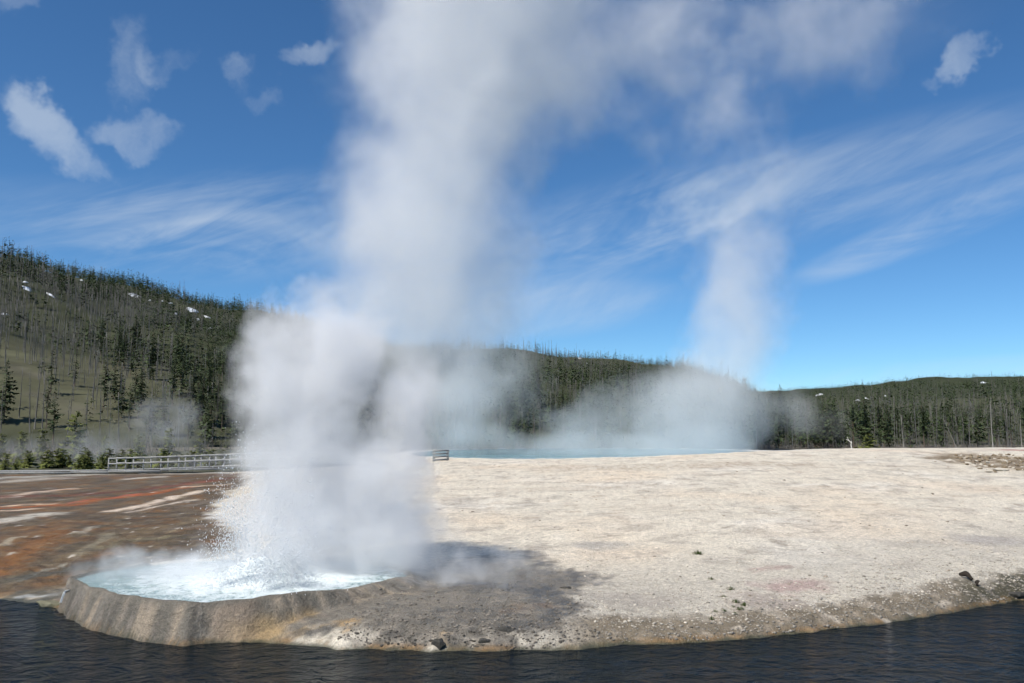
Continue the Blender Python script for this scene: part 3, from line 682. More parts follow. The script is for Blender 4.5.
def densA(px, py, t, n):
    left = 1 - sstep(230, 420, px)
    live = 0.40 + 0.75 * n
    live = live + left * (0.45 * sstep(0.5, 0.9, t) - 0.22 * (1 - sstep(0.08, 0.35, t)))
    live = live + left * 0.30 * sstep(150, 230, px) + (1 - left) * 0.10
    dead = 0.40 - 0.35 * n + left * 0.25 * np.exp(-((t - 0.40) / 0.2) ** 2)
    # bare slope low at the left
    bare = (1 - sstep(95, 165, px + 60 * n)) * sstep(-0.02, -0.01, t) * (1 - sstep(0.17, 0.26, t + 0.10 * n))
    live = live * (1 - 0.99 * bare); dead = dead * (1 - 0.45 * bare)
    return np.clip(live, 0.02, 0.95), np.clip(dead, 0.04, 0.8)
def densB(px, py, t, n):
    live = 0.55 + 0.4 * n + 0.35 * sstep(0.35, 0.6, t) - 0.25 * (1 - sstep(0.02, 0.3, t))
    dead = 0.22 * (1 - sstep(0.1, 0.35, t)) + 0.04 - 0.2 * n
    return np.clip(live, 0.05, 0.98), np.clip(dead, 0.02, 0.8)
scatter(hillA, 21000, -160, 800, densA, 11, 0.8, 12.5)
scatter(hillB, 15000, 690, 1130, densB, 12, 1.2, 11.0)
# close forest edge along the valley floor, right and behind the blue pool
def edge(n, px0, px1, y0, y1, plive, seed, hmul=1.0):
    r = np.random.default_rng(seed)
    for i in range(n):
        px = r.uniform(px0, px1); Yp = r.uniform(y0, y1); Xp = (px - CX) / F * Yp
        Zp = float(all_h(np.array([Xp]), np.array([Yp]))[0]); nz = float(fbm(np.array([px * 0.03]), np.array([seed * 1.0]), 3)[0])
        h = 14.0 * r.uniform(0.45, 1.25) * hmul * (1 + 0.5 * nz)
        (pines if r.random() < plive + 0.7 * nz else snags).append((Xp, Yp, Zp, h))
edge(230, 730, 850, 205, 260, 0.66, 21, 0.72)
edge(260, 845, 1120, 200, 262, 0.48, 22, 0.74)
edge(170, 430, 735, 205, 250, 0.5, 23, 0.75)
edge(110, -60, 250, 120, 215, 0.22, 24, 0.34)

pines.sort(key=lambda p: -p[3] / p[1]); snags.sort(key=lambda p: -p[3] / p[1])
def inview(p):
    u, v = pxpy(p[0], p[1], p[2] + p[3] * 0.5); return -6 < u < 1030
NP, NS = 296, 280
own_p = [p for p in pines if inview(p)][:NP]; own_s = [p for p in snags if inview(p)][:NS]
setp = {id(p) for p in own_p}; sets = {id(p) for p in own_s}

def zone(p):
    u, v = pxpy(p[0], p[1], p[2])
    if p[1] < 275:
        if u < 260: return 'at the left hill foot'
        if u < 560: return 'left of the far steam'
        if u < 735: return 'behind the far steam'
        if u < 850: return 'just right of the far steam'
        if u < 940: return 'behind the middle of the terrace'
        return 'at the edge above the rubble'
    if u < 140: return 'on the left hill above the bare slope'
    if u < 330: return 'on the left hill beside the steam'
    if u < 740: return 'on the middle ridge behind the steam'
    return 'on the low right hill'
def hword(h): return 'tall' if h > 14.5 else ('small' if h < 10.5 else 'mid sized')
for n_, p in enumerate(own_p):
    i = random.randrange(5); h, tm, cm, whole = PINES[i]; s = p[3] / h; rz = random.uniform(0, 6.28)
    wide = ['slender', 'full', 'bare-stemmed', 'bushy', 'thin'][i]
    z = zone(p)
    lab = f'{hword(p[3])} {wide} dark green pine {z}'; grp = f'pines {z}'
    loc = (p[0], p[1], p[2] - 0.1)
    if n_ < 130:
        e = empty('pine_tree', loc, rz); e.scale = (s, s, s); tag(e, lab, 'pine tree', grp)
        obj('trunk', tm, e); obj('crown', cm, e)
    else:
        o = obj('pine_tree', whole, None, loc); o.rotation_euler = (0, 0, rz); o.scale = (s, s, s); tag(o, lab, 'pine tree', grp)
for n_, p in enumerate(own_s):
    i = random.randrange(5); h, me = SNAGS[i]; s = p[3] / h
    z = zone(p); kind = ['twiggy', 'snapped-off', 'many-branched', 'nearly branchless', 'straight'][i]
    o = obj('dead_tree', me, None, (p[0], p[1], p[2] - 0.1)); o.rotation_euler = (random.uniform(-.05, .05), random.uniform(-.06, .06), random.uniform(0, 6.28)); o.scale = (s, s, s)
    tag(o, f'{hword(p[3])} {kind} grey dead tree {z}', 'dead tree', f'dead trees {z}')

def mass(name, items, protos, mt, label, cat, hb=15.0):
    vs, fs = [], []; off = 0
    for p in items:
        i = random.randrange(3) + (3 if p[1] > 900 else 0); V, Fc = protos[i]
        a = random.uniform(0, 6.28); s = p[3] / hb; c, sn = math.cos(a) * s, math.sin(a) * s
        wide = random.uniform(0.85, 1.25)
        vs.append(np.c_[(V[:, 0] * c - V[:, 1] * sn) * wide + p[0], (V[:, 0] * sn + V[:, 1] * c) * wide + p[1], V[:, 2] * s + p[2] - 0.2])
        fs.append(Fc + off); off += len(V)
    o = obj(name, mesh_np(name, np.vstack(vs), np.vstack(fs), [mt])); tag(o, label, cat, kind='stuff')
mass('pine_forest', [p for p in pines if id(p) not in setp], FAR_P, M_NEEDLE, 'dark green pine forest covering the hills up to the skyline', 'forest')
mass('dead_forest', [p for p in snags if id(p) not in sets], FAR_S, M_DEAD, 'grey standing dead trunks among the green forest on the hills', 'forest')

# named single trees
def snag_at(px, py_base, Y, top_px, top_py, seed, nb, broken, label):
    b_ = at_depth(px, py_base, Y); z = float(all_h(np.array([b_[0]]), np.array([Y]))[0])
    tp = at_depth(top_px, top_py, Y); h = tp[2] - z
    me = snag_mb(h, seed, nb, (tp[0] - b_[0]) / h, broken).mesh('dead_tree', [M_PALE])
    tag(obj('dead_tree', me, None, (b_[0], Y, z)), label, 'dead tree')
M_PALE = pbr('bleached_dead_wood', (0.27, 0.25, 0.225), 0.9, 0.2, 3.0)
snag_at(904, 447, 196, 901, 415, 301, 5, True, 'pale broken dead trunk standing in front of the forest edge, mid terrace')
snag_at(957, 447, 197, 943, 418, 302, 3, False, 'thin pale dead trunk leaning left above the broken rubble')
snag_at(993, 446, 199, 991, 397, 303, 26, False, 'tallest pale dead tree above the broken rubble at the right')
snag_at(1022, 446, 201, 1020, 412, 304, 10, False, 'pale dead tree at the right edge of the picture')
snag_at(757, 449, 195, 756, 420, 305, 6, False, 'thin pale dead trunk rising beside the far steam column')
snag_at(793, 449, 195, 792, 424, 306, 4, True, 'short pale dead trunk at the forest edge, left of the young pine')
# forked white stump
b_ = on_ground(852, 448.8, 90, 240); sc_ = b_[1] / F
s_ = MB(); s_.tube([(0, 0, -.2), (-.1 * sc_ * 8, 0, 4 * sc_), (0, 0, 7.5 * sc_)], [.6 * sc_, .5 * sc_, .3 * sc_], 6)
s_.tube([(0, 0, 5.5 * sc_), (-2.6 * sc_, 0, 8 * sc_), (-4.4 * sc_, .3, 9.3 * sc_)], [.55 * sc_, .45 * sc_, .25 * sc_], 5); s_.tube([(-3.0 * sc_, 0, 8.2 * sc_), (-4.2 * sc_, 0, 12 * sc_)], [.28 * sc_, .15 * sc_], 5)
tag(obj('forked_stump', s_.mesh('forked_stump', [pbr('white_bleached_wood', (0.46, 0.44, 0.40), 0.9, .1)], True), None, tuple(b_)), 'small white forked stump beside the round young pine', 'stump')
b_ = at_depth(868, 447, 190); z = float(all_h(np.array([b_[0]]), np.array([190.]))[0])
e = empty('young_pine_tree', (b_[0], 190, z - .15)); e.scale = (1.5, 1.5, 0.80); tag(e, 'round bushy yellow-green young pine right of the white forked stump', 'pine tree'); obj('trunk', YOUNG[1], e); obj('crown', YOUNG[2], e)
yl = [(45, 462, 122, .75, 'bushy olive green young pine left of the boardwalk railing'), (78, 463, 118, 1.15, 'tall dark bushy young pine left of the boardwalk railing'), (140, 462, 120, .6, 'low olive young pine behind the middle of the railing'), (172, 458, 124, .75, 'yellow-green young pine behind the railing, tallest of the three there'), (203, 456, 126, .65, 'yellow-green young pine behind the far end of the railing'), (25, 463, 116, .7, 'olive young pine in the shrubs at the left edge'), (5, 463, 120, .65, 'leftmost olive young pine in the shrubs'), (108, 463, 122, .6, 'dull olive young pine behind the first railing post')]
for px, py, Yd, s, lab in yl:
    X_ = (px - CX) / F * Yd; z = float(all_h(np.array([X_]), np.array([float(Yd)]))[0])
    e = empty('young_pine_tree', (X_, Yd, z - .1), random.uniform(0, 6)); e.scale = (s * 1.15, s * 1.15, s * 1.25); tag(e, lab, 'pine tree', 'young pines behind the boardwalk'); obj('trunk', YOUNG[1], e); obj('crown', YOUNG[2], e)

r = random.Random(88)
for k in range(46):
    px = r.uniform(-12, 250); Yd = r.uniform(86, 108); X_ = (px - CX) / F * Yd; z = float(all_h(np.array([X_]), np.array([Yd]))[0]); sc2 = r.uniform(.16, .46)
    e = empty('shrub', (X_, Yd, z - .08), r.uniform(0, 6)); e.scale = (sc2 * 1.5, sc2 * 1.5, sc2)
    tag(e, f"{'low' if sc2 < .33 else 'taller'} olive shrub in the thicket behind the {'open walkway left of the railing' if px < 105 else 'boardwalk railing'}", 'shrub', 'shrubs in the thicket behind the boardwalk'); obj('stem', YOUNG[1], e); obj('foliage', YOUNG[2], e)
# dead brush along the forest edge: nobody could count it
vs, fs = [], []; off = 0; r = random.Random(5)
for i in range(8200):
    px = r.uniform(-20, 1040) if i < 5200 else r.uniform(-30, 330); Yp = r.uniform(188, 240); Xp = (px - CX) / F * Yp
    if px < 250: Yp = 86 + 110 * r.random() ** 1.6
    a = r.uniform(0, 6.28); L = r.uniform(1.0, 4.2) * min(1, Yp / 150); lean = r.uniform(0.1, 0.9); wv_ = r.uniform(0.02, 0.05)
    d = np.array((math.cos(a) * lean, math.sin(a) * lean, 1)); sd_ = np.array((wv_, wv_ * 0.5, 0))
    p = np.array((Xp, Yp, 0.0)); vs.append(np.array([p - sd_, p + sd_, p + d * L])); fs.append((off, off + 1, off + 2)); off += 3
V = np.vstack(vs); V[:, 2] += all_h(V[:, 0], V[:, 1]) - 0.1
tag(obj('undergrowth', mesh_np('undergrowth', V, np.array(fs), [pbr('dry_twigs', (0.17, 0.15, 0.13), .95, .3)])), 'dry grey twigs and fallen branches along the forest edge', 'undergrowth', kind='stuff')

# ------------------------------------------------------------------ snow patches on the hills
M_SNOW = pbr('snow', (0.82, 0.84, 0.88), 0.6, 0.05, 0.5)
snow = [(27, 287, 9, 'snow patch near the skyline at the far left'), (25, 281, 6, 'small snow patch above the longer one at far left'), (51, 294, 10, 'bright snow patch under the left skyline'), (53, 283, 4, 'tiny snow spot under the left skyline'), (4, 313, 6, 'round snow patch on the left edge of the hill'), (82, 279, 3, 'tiny snow spot right of the left snow patches'),
        (110, 287, 3, 'tiny snow spot on the left hill among pines'), (135, 294, 14, 'long thin snow streak on the left hill'), (170, 302, 5, 'snow spot below the sharp drop of the skyline'), (192, 308, 14, 'long snow streak below the notch of the skyline'), (208, 316, 8, 'snow patch low on the streak beside the steam'), (198, 318, 5, 'small snow spot under the long streak'), (189, 319, 4, 'tiny snow spot left of the lower patches'), (176, 312, 4, 'tiny snow spot left of the long streak'), (162, 300, 4, 'tiny snow spot near the skyline notch'), (210, 327, 4, 'lowest snow spot beside the geyser steam'), (150, 299, 3, 'tiny snow spot at the end of the thin streak'),
        (580, 357, 5, 'snow spot on the middle ridge'), (549, 351, 6, 'thin snow patch on the middle ridge skyline'), (587, 362, 3, 'lower snow spot on the middle ridge'),
        (820, 393, 9, 'thin snow patch on the low right hill, left one'), (858, 399, 6, 'snow patch on the right hill under the skyline'), (866, 397, 5, 'snow patch on the right hill, right of its twin'), (886, 395, 3, 'tiny snow spot on the right hill'), (985, 381.5, 9, 'wide snow patch near the skyline of the right hill')]
for px, py, wpx, lab in snow:
    p = on_ground(px, py + 1.5, 150, 3300, all_h); s = p[1] / F * wpx * 0.5
    vs = []; n = 14; dp = max(3.0, 1.3 * s)
    P0 = [np.array((0, 0, 0.0))] + [np.array((math.cos(2 * math.pi * k / n) * s * random.uniform(.3, 1.15), math.sin(2 * math.pi * k / n) * dp * random.uniform(.3, 1.2), 0)) for k in range(n)]
    V = np.array(P0); hz = all_h(V[:, 0] + p[0], V[:, 1] + p[1]) - p[2]; top = V.copy(); top[:, 2] = hz + np.r_[0.9, np.full(n, .1)]; bot = V.copy(); bot[:, 2] = hz - 1.5
    allv = np.vstack([top, bot]); fs = []
    for k in range(n):
        a_, b2 = 1 + k, 1 + (k + 1) % n; fs += [(0, a_, b2), (n + 1, n + 1 + b2, n + 1 + a_), (a_, n + 1 + a_, n + 1 + b2), (a_, n + 1 + b2, b2)]
    tag(obj('snow_patch', mesh_np('snow_patch', allv, np.array(fs), [M_SNOW], smooth=True), None, tuple(p)), lab, 'snow patch', 'snow patches on the hills')

# ------------------------------------------------------------------ boardwalks
M_WOOD = pbr('grey_boardwalk_wood', (0.29, 0.285, 0.27), 0.85, 0.2, 4.0)
def boardwalk(pts, rail_from, post_px, label, depth=1.8, rails=2):
    """pts: image points of the deck edge with depth; deck, posts and rails follow the line"""
    W_ = [at_depth(a, b, d) for a, b, d in pts]
    root = empty('boardwalk', tuple(W_[0])); o0 = W_[0]; tag(root, label, 'boardwalk')
    dk = MB()
    for p, q_ in zip(W_[:-1], W_[1:]):
        n = max(1, int(np.linalg.norm(q_ - p) / 0.3))
        rz = math.atan2(q_[1] - p[1], q_[0] - p[0])
        for k in range(n):
            c = p + (q_ - p) * (k + 0.5) / n - o0; dk.box(c + np.array((0, depth / 2, -0.03)), (np.linalg.norm(q_ - p) / n * 0.96, depth, 0.05), rz)
        c = (p + q_) / 2 - o0; dk.box(c + np.array((0, 0.06, -0.18)), (np.linalg.norm(q_ - p), 0.1, 0.22), rz); dk.box(c + np.array((0, depth - .06, -0.18)), (np.linalg.norm(q_ - p), 0.1, 0.22), rz)
    obj('deck', dk.mesh('deck', [M_WOOD]), root)
    xs_ = np.array([w_[0] for w_ in W_]); 
    pos = []
    for a in post_px:
        k = np.interp(a, [p[0] for p in pts], range(len(pts))); i = min(int(k), len(pts) - 2); f_ = k - i
        pos.append(W_[i] * (1 - f_) + W_[i + 1] * f_ - o0)
    for side in (0.08, depth - 0.08):
        for p in pos:
            pm = MB(); pm.box(p + np.array((0, side, 0.40)), (0.11, 0.11, 1.5)); obj('post', pm.mesh('post', [M_WOOD]), root)
        for hgt_ in ([1.08, 0.58] if rails == 2 else [1.1, .8, .5, .2]):
            rm = MB()
            for p, q_ in zip(pos[:-1], pos[1:]):
                L = q_ - p; rm.box((p + q_) / 2 + np.array((0, side - 0.08, hgt_)), (np.hypot(L[0], L[1]) + .03, 0.05, 0.13), math.atan2(L[1], L[0]))
            if len(pos) > 1: obj('rail', rm.mesh('rail', [M_WOOD]), root)
bp = [(-120, 472, 82), (0, 471, 82), (70, 470.5, 81), (108, 470, 80), (160, 468.5, 80), (222, 466, 81), (300, 463, 82), (380, 461, 84)]
boardwalk(bp, 108, [108, 125, 143, 160.5, 178, 194, 209, 224, 240, 256, 272, 288, 304], 'grey wooden boardwalk with post and rail fence left of the geyser steam')
boardwalk([(424, 462.5, 84), (433, 462, 84), (447, 461.5, 86), (452, 461, 86)], 433, [433, 447], 'short grey boardwalk section with stacked rails half hidden in steam', rails=4)

# ------------------------------------------------------------------ small things on the terrace
M_GRASS = pbr('tuft_grass', (0.06, 0.085, 0.02), 0.8, 0.4, 8.0)
def tuft(px, py, wpx, label, group=None, tall=0.6):
    p = on_ground(px, py); s = p[1] / F * wpx / 2; r = random.Random(int(px * 7)); mb = MB()
    for k in range(90):
        a = r.uniform(0, 6.28); q_ = r.random() ** 0.6 * s; b0 = np.array((math.cos(a) * q_, math.sin(a) * q_, -.02)); lean = r.uniform(.1, .8)
        tip = b0 + np.array((math.cos(a) * lean * s * .6, math.sin(a) * lean * s * .6, s * tall * r.uniform(.5, 1.3) * (1.2 - q_ / s * .7)))
        sd_ = np.array((-math.sin(a), math.cos(a), 0)) * s * 0.10; mb.add([b0 - sd_, b0 + sd_, tip], [(0, 1, 2)])
    tag(obj('grass_tuft', mb.mesh('grass_tuft', [M_GRASS]), None, tuple(p)), label, 'grass tuft', group)
tuft(698, 554, 11, 'lone green grass tuft in the middle of the pale terrace', tall=.8)
tuft(731, 589, 9, 'largest green tuft above the scattered cluster near the bank')
gl_ = 'grass tufts scattered above the bank'
for px, py, wd, lab in [(724, 597, 4, 'small dark tuft just left of the largest cluster tuft'), (711, 579, 4, 'small tuft standing apart between lone tuft and cluster'), (736, 602, 5, 'tuft below the largest cluster tuft'), (744, 605, 5, 'rightmost tuft of the cluster above the bank'), (740, 609, 5, 'lower middle tuft of the cluster'), (733, 607, 4, 'tuft left of the lower middle one in the cluster'),
                        (715, 612, 4, 'leftmost tuft of the cluster above the bank'), (724, 611, 4, 'low faint tuft in the cluster, left of centre'), (734, 614, 4, 'lowest tuft in the cluster near the bank'), (711, 619, 5, 'dark tuft below the cluster nearest the water')]:
    tuft(px, py, wd * 1.5, lab, gl_, tall=.9)
M_LOG = pbr('dark_driftwood', (0.03, 0.023, 0.017), 0.9, 0.4, 6.0, bump=.6)
def log(px0, py0, px1, py1, r0, r1, label):
    a = on_ground(px0, py0); b_ = on_ground(px1, py1); L = b_ - a; mb = MB(); pts = []
    for k in np.linspace(0, 1, 9): pts.append(L * k + np.array((0.05 * math.sin(k * 5), 0.0, r0 * .75 + 0.10 * math.sin(k * math.pi))))
    mb.tube(pts, [r0 * .5, r0 * .85, r0, r0 * 1.02, r0 * .92, r0 * .95, r0 * .8, (r0 + r1) / 2, r1], 10)
    V, Fc, M = mb.arrays(); V += 0.03 * np.c_[fbm(V[:, 0] * 6, V[:, 2] * 6, 2), fbm(V[:, 0] * 6 + 9, V[:, 2] * 6, 2), fbm(V[:, 0] * 6 + 4, V[:, 1] * 6, 2)]
    tag(obj('driftwood_log', mesh_np('driftwood_log', V, Fc, [M_LOG], smooth=True), None, tuple(a)), label, 'log')
log(959, 576.5, 974, 582, 0.085, 0.05, 'thick dark driftwood log lying on the terrace above the bank')
log(975, 584, 979, 586.5, 0.05, 0.035, 'short dark chunk of driftwood at the lower end of the log')

def rock_mesh(name, seed, flat, mt):
    r = np.random.default_rng(seed); bm = bmesh.new(); bmesh.ops.create_icosphere(bm, subdivisions=2, radius=1.0)
    ax = r.normal(size=(9, 3)); ax /= np.linalg.norm(ax, axis=1)[:, None]; lim = r.uniform(.55, .9, 9)
    for v in bm.verts:
        c = np.array(v.co)
        for d, l in zip(ax, lim):
            k = c @ d
            if k > l: c = c - d * (k - l)
        c = c * (1 + 0.06 * r.normal()); v.co = (c[0], c[1] * .8, c[2] * flat)
    me = bpy.data.meshes.new(name); bm.to_mesh(me); bm.free(); me.materials.append(mt); return me
M_ROCKP = pbr('pale_sinter_rock', (0.50, 0.45, 0.37), 0.9, 0.3, 2.0, bump=.5); M_ROCKB = pbr('brown_sinter_rock', (0.22, 0.17, 0.11), 0.9, 0.3, 2.0, bump=.5); M_ROCKD = pbr('wet_dark_rock', (0.06, 0.055, 0.045), 0.5, 0.3, 3.0, bump=.5)
RK = [rock_mesh('rock', 1, .45, M_ROCKP), rock_mesh('rock', 2, .6, M_ROCKP), rock_mesh('rock', 3, .5, M_ROCKB), rock_mesh('rock', 4, .7, M_ROCKB)]
for k in range(200):
    px = random.uniform(946, 1030); py = random.uniform(455, 473)
    if (py - 455) / 18 < 0 or px < 946 + (py - 455) * 2.2: continue
    i = random.choice((0, 1, 2, 2, 3, 3, 2)); p = on_ground(px, py); s = random.uniform(.07, .22)
    o = obj('rock', RK[i], None, (p[0], p[1], p[2] + s * .1)); o.scale = (s * random.uniform(.8, 1.6), s, s); o.rotation_euler = (random.uniform(-.3, .3), random.uniform(-.3, .3), random.uniform(0, 6))
    tone = ('pale', 'pale', 'brown', 'brown')[i]; where = 'front' if py > 464 else 'rear'
    tag(o, f'broken {tone} sinter rock in the {where} of the rubble at the right of the terrace', 'rock', 'broken rocks of the rubble')
for px, py, sx, i, lab in [(1000, 471.0, .75, 0, 'largest flat white slab at the front edge of the rubble'), (989, 472.5, .35, 1, 'smaller white block left of the large slab')]:
    p = on_ground(px, py); o = obj('rock', RK[i], None, (p[0], p[1], p[2] + .1)); o.scale = (sx, sx * .5, sx * .45); tag(o, lab, 'rock')
# ledge at the left tip of the basin, dark boulders by the water
for px, py, sx, sy, sz, mt, seed, lab in [(50, 605, .55, .3, .16, pbr('algae_ledge', (0.17, 0.16, 0.10), .6, .3, bump=.4), 11, 'low flat algae ledge at the left tip of the geyser rim'),
                                          (438, 645, .2, .16, .18, M_ROCKD, 12, 'dark wet boulder in the cleft at the waterline'), (507, 630, .28, .14, .10, M_ROCKD, 13, 'low dark rock on the wet apron near the water'), (484, 641, .2, .14, .10, M_ROCKD, 14, 'dark rock at the waterline right of the cleft boulder'),
                                          (1016, 596, .4, .2, .14, M_ROCKD, 17, 'dark rock at the waterline by the right edge'), (566, 588, .22, .12, .06, M_ROCKD, 18, 'dark rock at the right end of the wet apron')]:
    p = on_ground(px, py); o = obj('rock', rock_mesh('rock', seed, 1.0, mt), None, (p[0], p[1], max(p[2], 0) + sz * .05)); o.scale = (sx, sy, sz); tag(o, lab, 'rock')

# gravel on the lower terrace and the bank
def ico():
    bm = bmesh.new(); bmesh.ops.create_icosphere(bm, subdivisions=1, radius=1); V = np.array([v.co[:] for v in bm.verts]); Fc = np.array([[v.index for v in f.verts] for f in bm.faces]); bm.free(); return V, Fc
IV, IF = ico(); r = np.random.default_rng(3)
N = 6500; Xs = r.uniform(-4.5, 19, N); ds = r.exponential(1.5, N) + .1; Ys = shore(Xs) + ds; q_, _ = ell(Xs, Ys); keep = q_ > 1.06; Xs, Ys, ds = Xs[keep], Ys[keep], ds[keep]
Zs = ground_h(Xs, Ys); N = len(Xs); s = r.gamma(1.6, 0.008, N) + .009; s = np.minimum(s, .05)
jit = 1 + r.uniform(-.35, .35, (N, len(IV), 3)); V = IV[None] * jit * s[:, None, None] * np.array((1.2, 1, .65)); V = V + np.stack([Xs, Ys, Zs + s * .15], 1)[:, None]
tone = r.uniform(.5, 1.35, N); wetm = (Xs < 2.2) & (ds < 7); cc = np.where(wetm[:, None], np.array((0.20, .175, .145)), np.array((0.42, .375, .31))) * tone[:, None]
low = ds < .6; cc[low] *= 0.6
o = obj('gravel', mesh_np('gravel', V.reshape(-1, 3), (IF[None] + (np.arange(N) * len(IV))[:, None, None]).reshape(-1, 3), [pbr('gravel_stone', (1, 1, 1), .9, .2, 6.0, attr='albedo')], colors=np.repeat(cc, len(IV), 0)))
tag(o, 'loose grey and pale gravel on the lower terrace and bank', 'gravel', kind='stuff')

N = 1500; r = np.random.default_rng(31); Ys = 24 + 56 * r.uniform(0, 1, N) ** 1.5; Xs = r.uniform(-0.16, 0.62, N) * Ys; q_, _ = ell(Xs, Ys); nz = fbm(Xs * .25, Ys * .3, 3); keep = (q_ > 1.5) & (Ys - shore(Xs) > 1) & (nz > r.uniform(-.4, .5, N)); Xs, Ys = Xs[keep], Ys[keep]
Zs = ground_h(Xs, Ys); N = len(Xs); s = np.minimum(r.gamma(1.4, .010, N) + .010, .06) * (Ys / 32) ** .5
V = IV[None] * (1 + r.uniform(-.35, .35, (N, len(IV), 3))) * s[:, None, None] * np.array((1.3, 1, .55)); V = V + np.stack([Xs, Ys, Zs + s * .1], 1)[:, None]
cc = np.array((0.24, .19, .14)) * r.uniform(.4, 1.5, N)[:, None]
o = obj('gravel', mesh_np('gravel', V.reshape(-1, 3), (IF[None] + (np.arange(N) * len(IV))[:, None, None]).reshape(-1, 3), [bpy.data.materials['gravel_stone']], colors=np.repeat(cc, len(IV), 0)))
tag(o, 'sparse small brown chips scattered over the upper white terrace', 'gravel', kind='stuff')

# thin overflow at the left tip, running down the rim
b_ = on_ground(61, 605); a_ = on_ground(70, 592); vs = []; fs = []
for k in range(9):
    p = a_ * (1 - k / 8) + b_ * k / 8; p[2] = float(ground_h(np.array([p[0]]), np.array([p[1]]))[0]) + .035; wv_ = .02 + .035 * k / 8
    vs += [p + np.array((-wv_, -.02, 0)), p + np.array((0, -.05, .03)), p + np.array((wv_, -.02, 0))]
    if k: i_ = 3 * k; fs += [(i_ - 3, i_ - 2, i_ + 1, i_), (i_ - 2, i_ - 1, i_ + 2, i_ + 1)]
tag(obj('overflow_water', mesh_np('overflow_water', np.array(vs), np.array(fs), [pbr('white_water', (.55, .57, .58), .4, .1, 6.0, .4, .5)], smooth=True)), 'white trickle of water spilling off the left tip of the rim', 'overflow')

m, t, out = mat('spray_water')
d1 = t.new('ShaderNodeBsdfDiffuse'); d2 = t.new('ShaderNodeBsdfTranslucent'); mx = t.new('ShaderNodeMixShader'); mx.inputs[0].default_value = 0.35
for d_ in (d1, d2): d_.inputs[0].default_value = (0.92, 0.94, 0.95, 1)
t.link(d1.outputs[0], mx.inputs[1]); t.link(d2.outputs[0], mx.inputs[2]); t.link(mx.outputs[0], out.inputs['Surface'])
M_SPRAY = m
# ------------------------------------------------------------------ geyser spray: droplets thrown up from the basin
r = np.random.default_rng(9); N = 14000
cx0, cy0 = GX + 0.9, GY - 1.0
NJ = 16; jx = np.clip(r.normal(0.25, 0.8, NJ), -1.0, 1.6); jy = r.normal(-0.2, 0.55, NJ); jv = r.uniform(4.0, 9.6, NJ); jdx = r.normal(0.05, 0.32, NJ); jdy = r.normal(-0.2, 0.4, NJ)
jet = r.integers(0, NJ, N); v0 = jv[jet] * r.uniform(0.55, 1.05, N); tm = r.beta(1.5, 1.4, N) * 2 * v0 / 9.8; sp = 0.09 + 0.20 * tm
loose = r.uniform(0, 1, N) < 0.2; sp = np.where(loose, 0.25 + 0.38 * tm, sp)
X_ = cx0 + jx[jet] + jdx[jet] * tm + r.normal(0, 1, N) * sp; Y_ = cy0 + jy[jet] + jdy[jet] * tm + r.normal(0, 1, N) * sp * .8; Z_ = POOL_Z + .05 + v0 * tm - 4.9 * tm * tm
ok = Z_ > POOL_Z; X_, Y_, Z_ = X_[ok], Y_[ok], Z_[ok]; N = len(X_); s = np.minimum(r.gamma(1.5, .0032, N) + .005, .015)
ex = np.stack([s * r.uniform(.7, 1.2, N), s, s * r.uniform(.8, 2.2, N)], 1)
V = IV[None] * ex[:, None] + np.stack([X_, Y_, Z_], 1)[:, None]
o = obj('water_spray', mesh_np('water_spray', V.reshape(-1, 3), (IF[None] + (np.arange(N) * len(IV))[:, None, None]).reshape(-1, 3), [M_SPRAY], smooth=True))
tag(o, 'bright water droplets thrown up from the geyser basin', 'spray', kind='stuff')

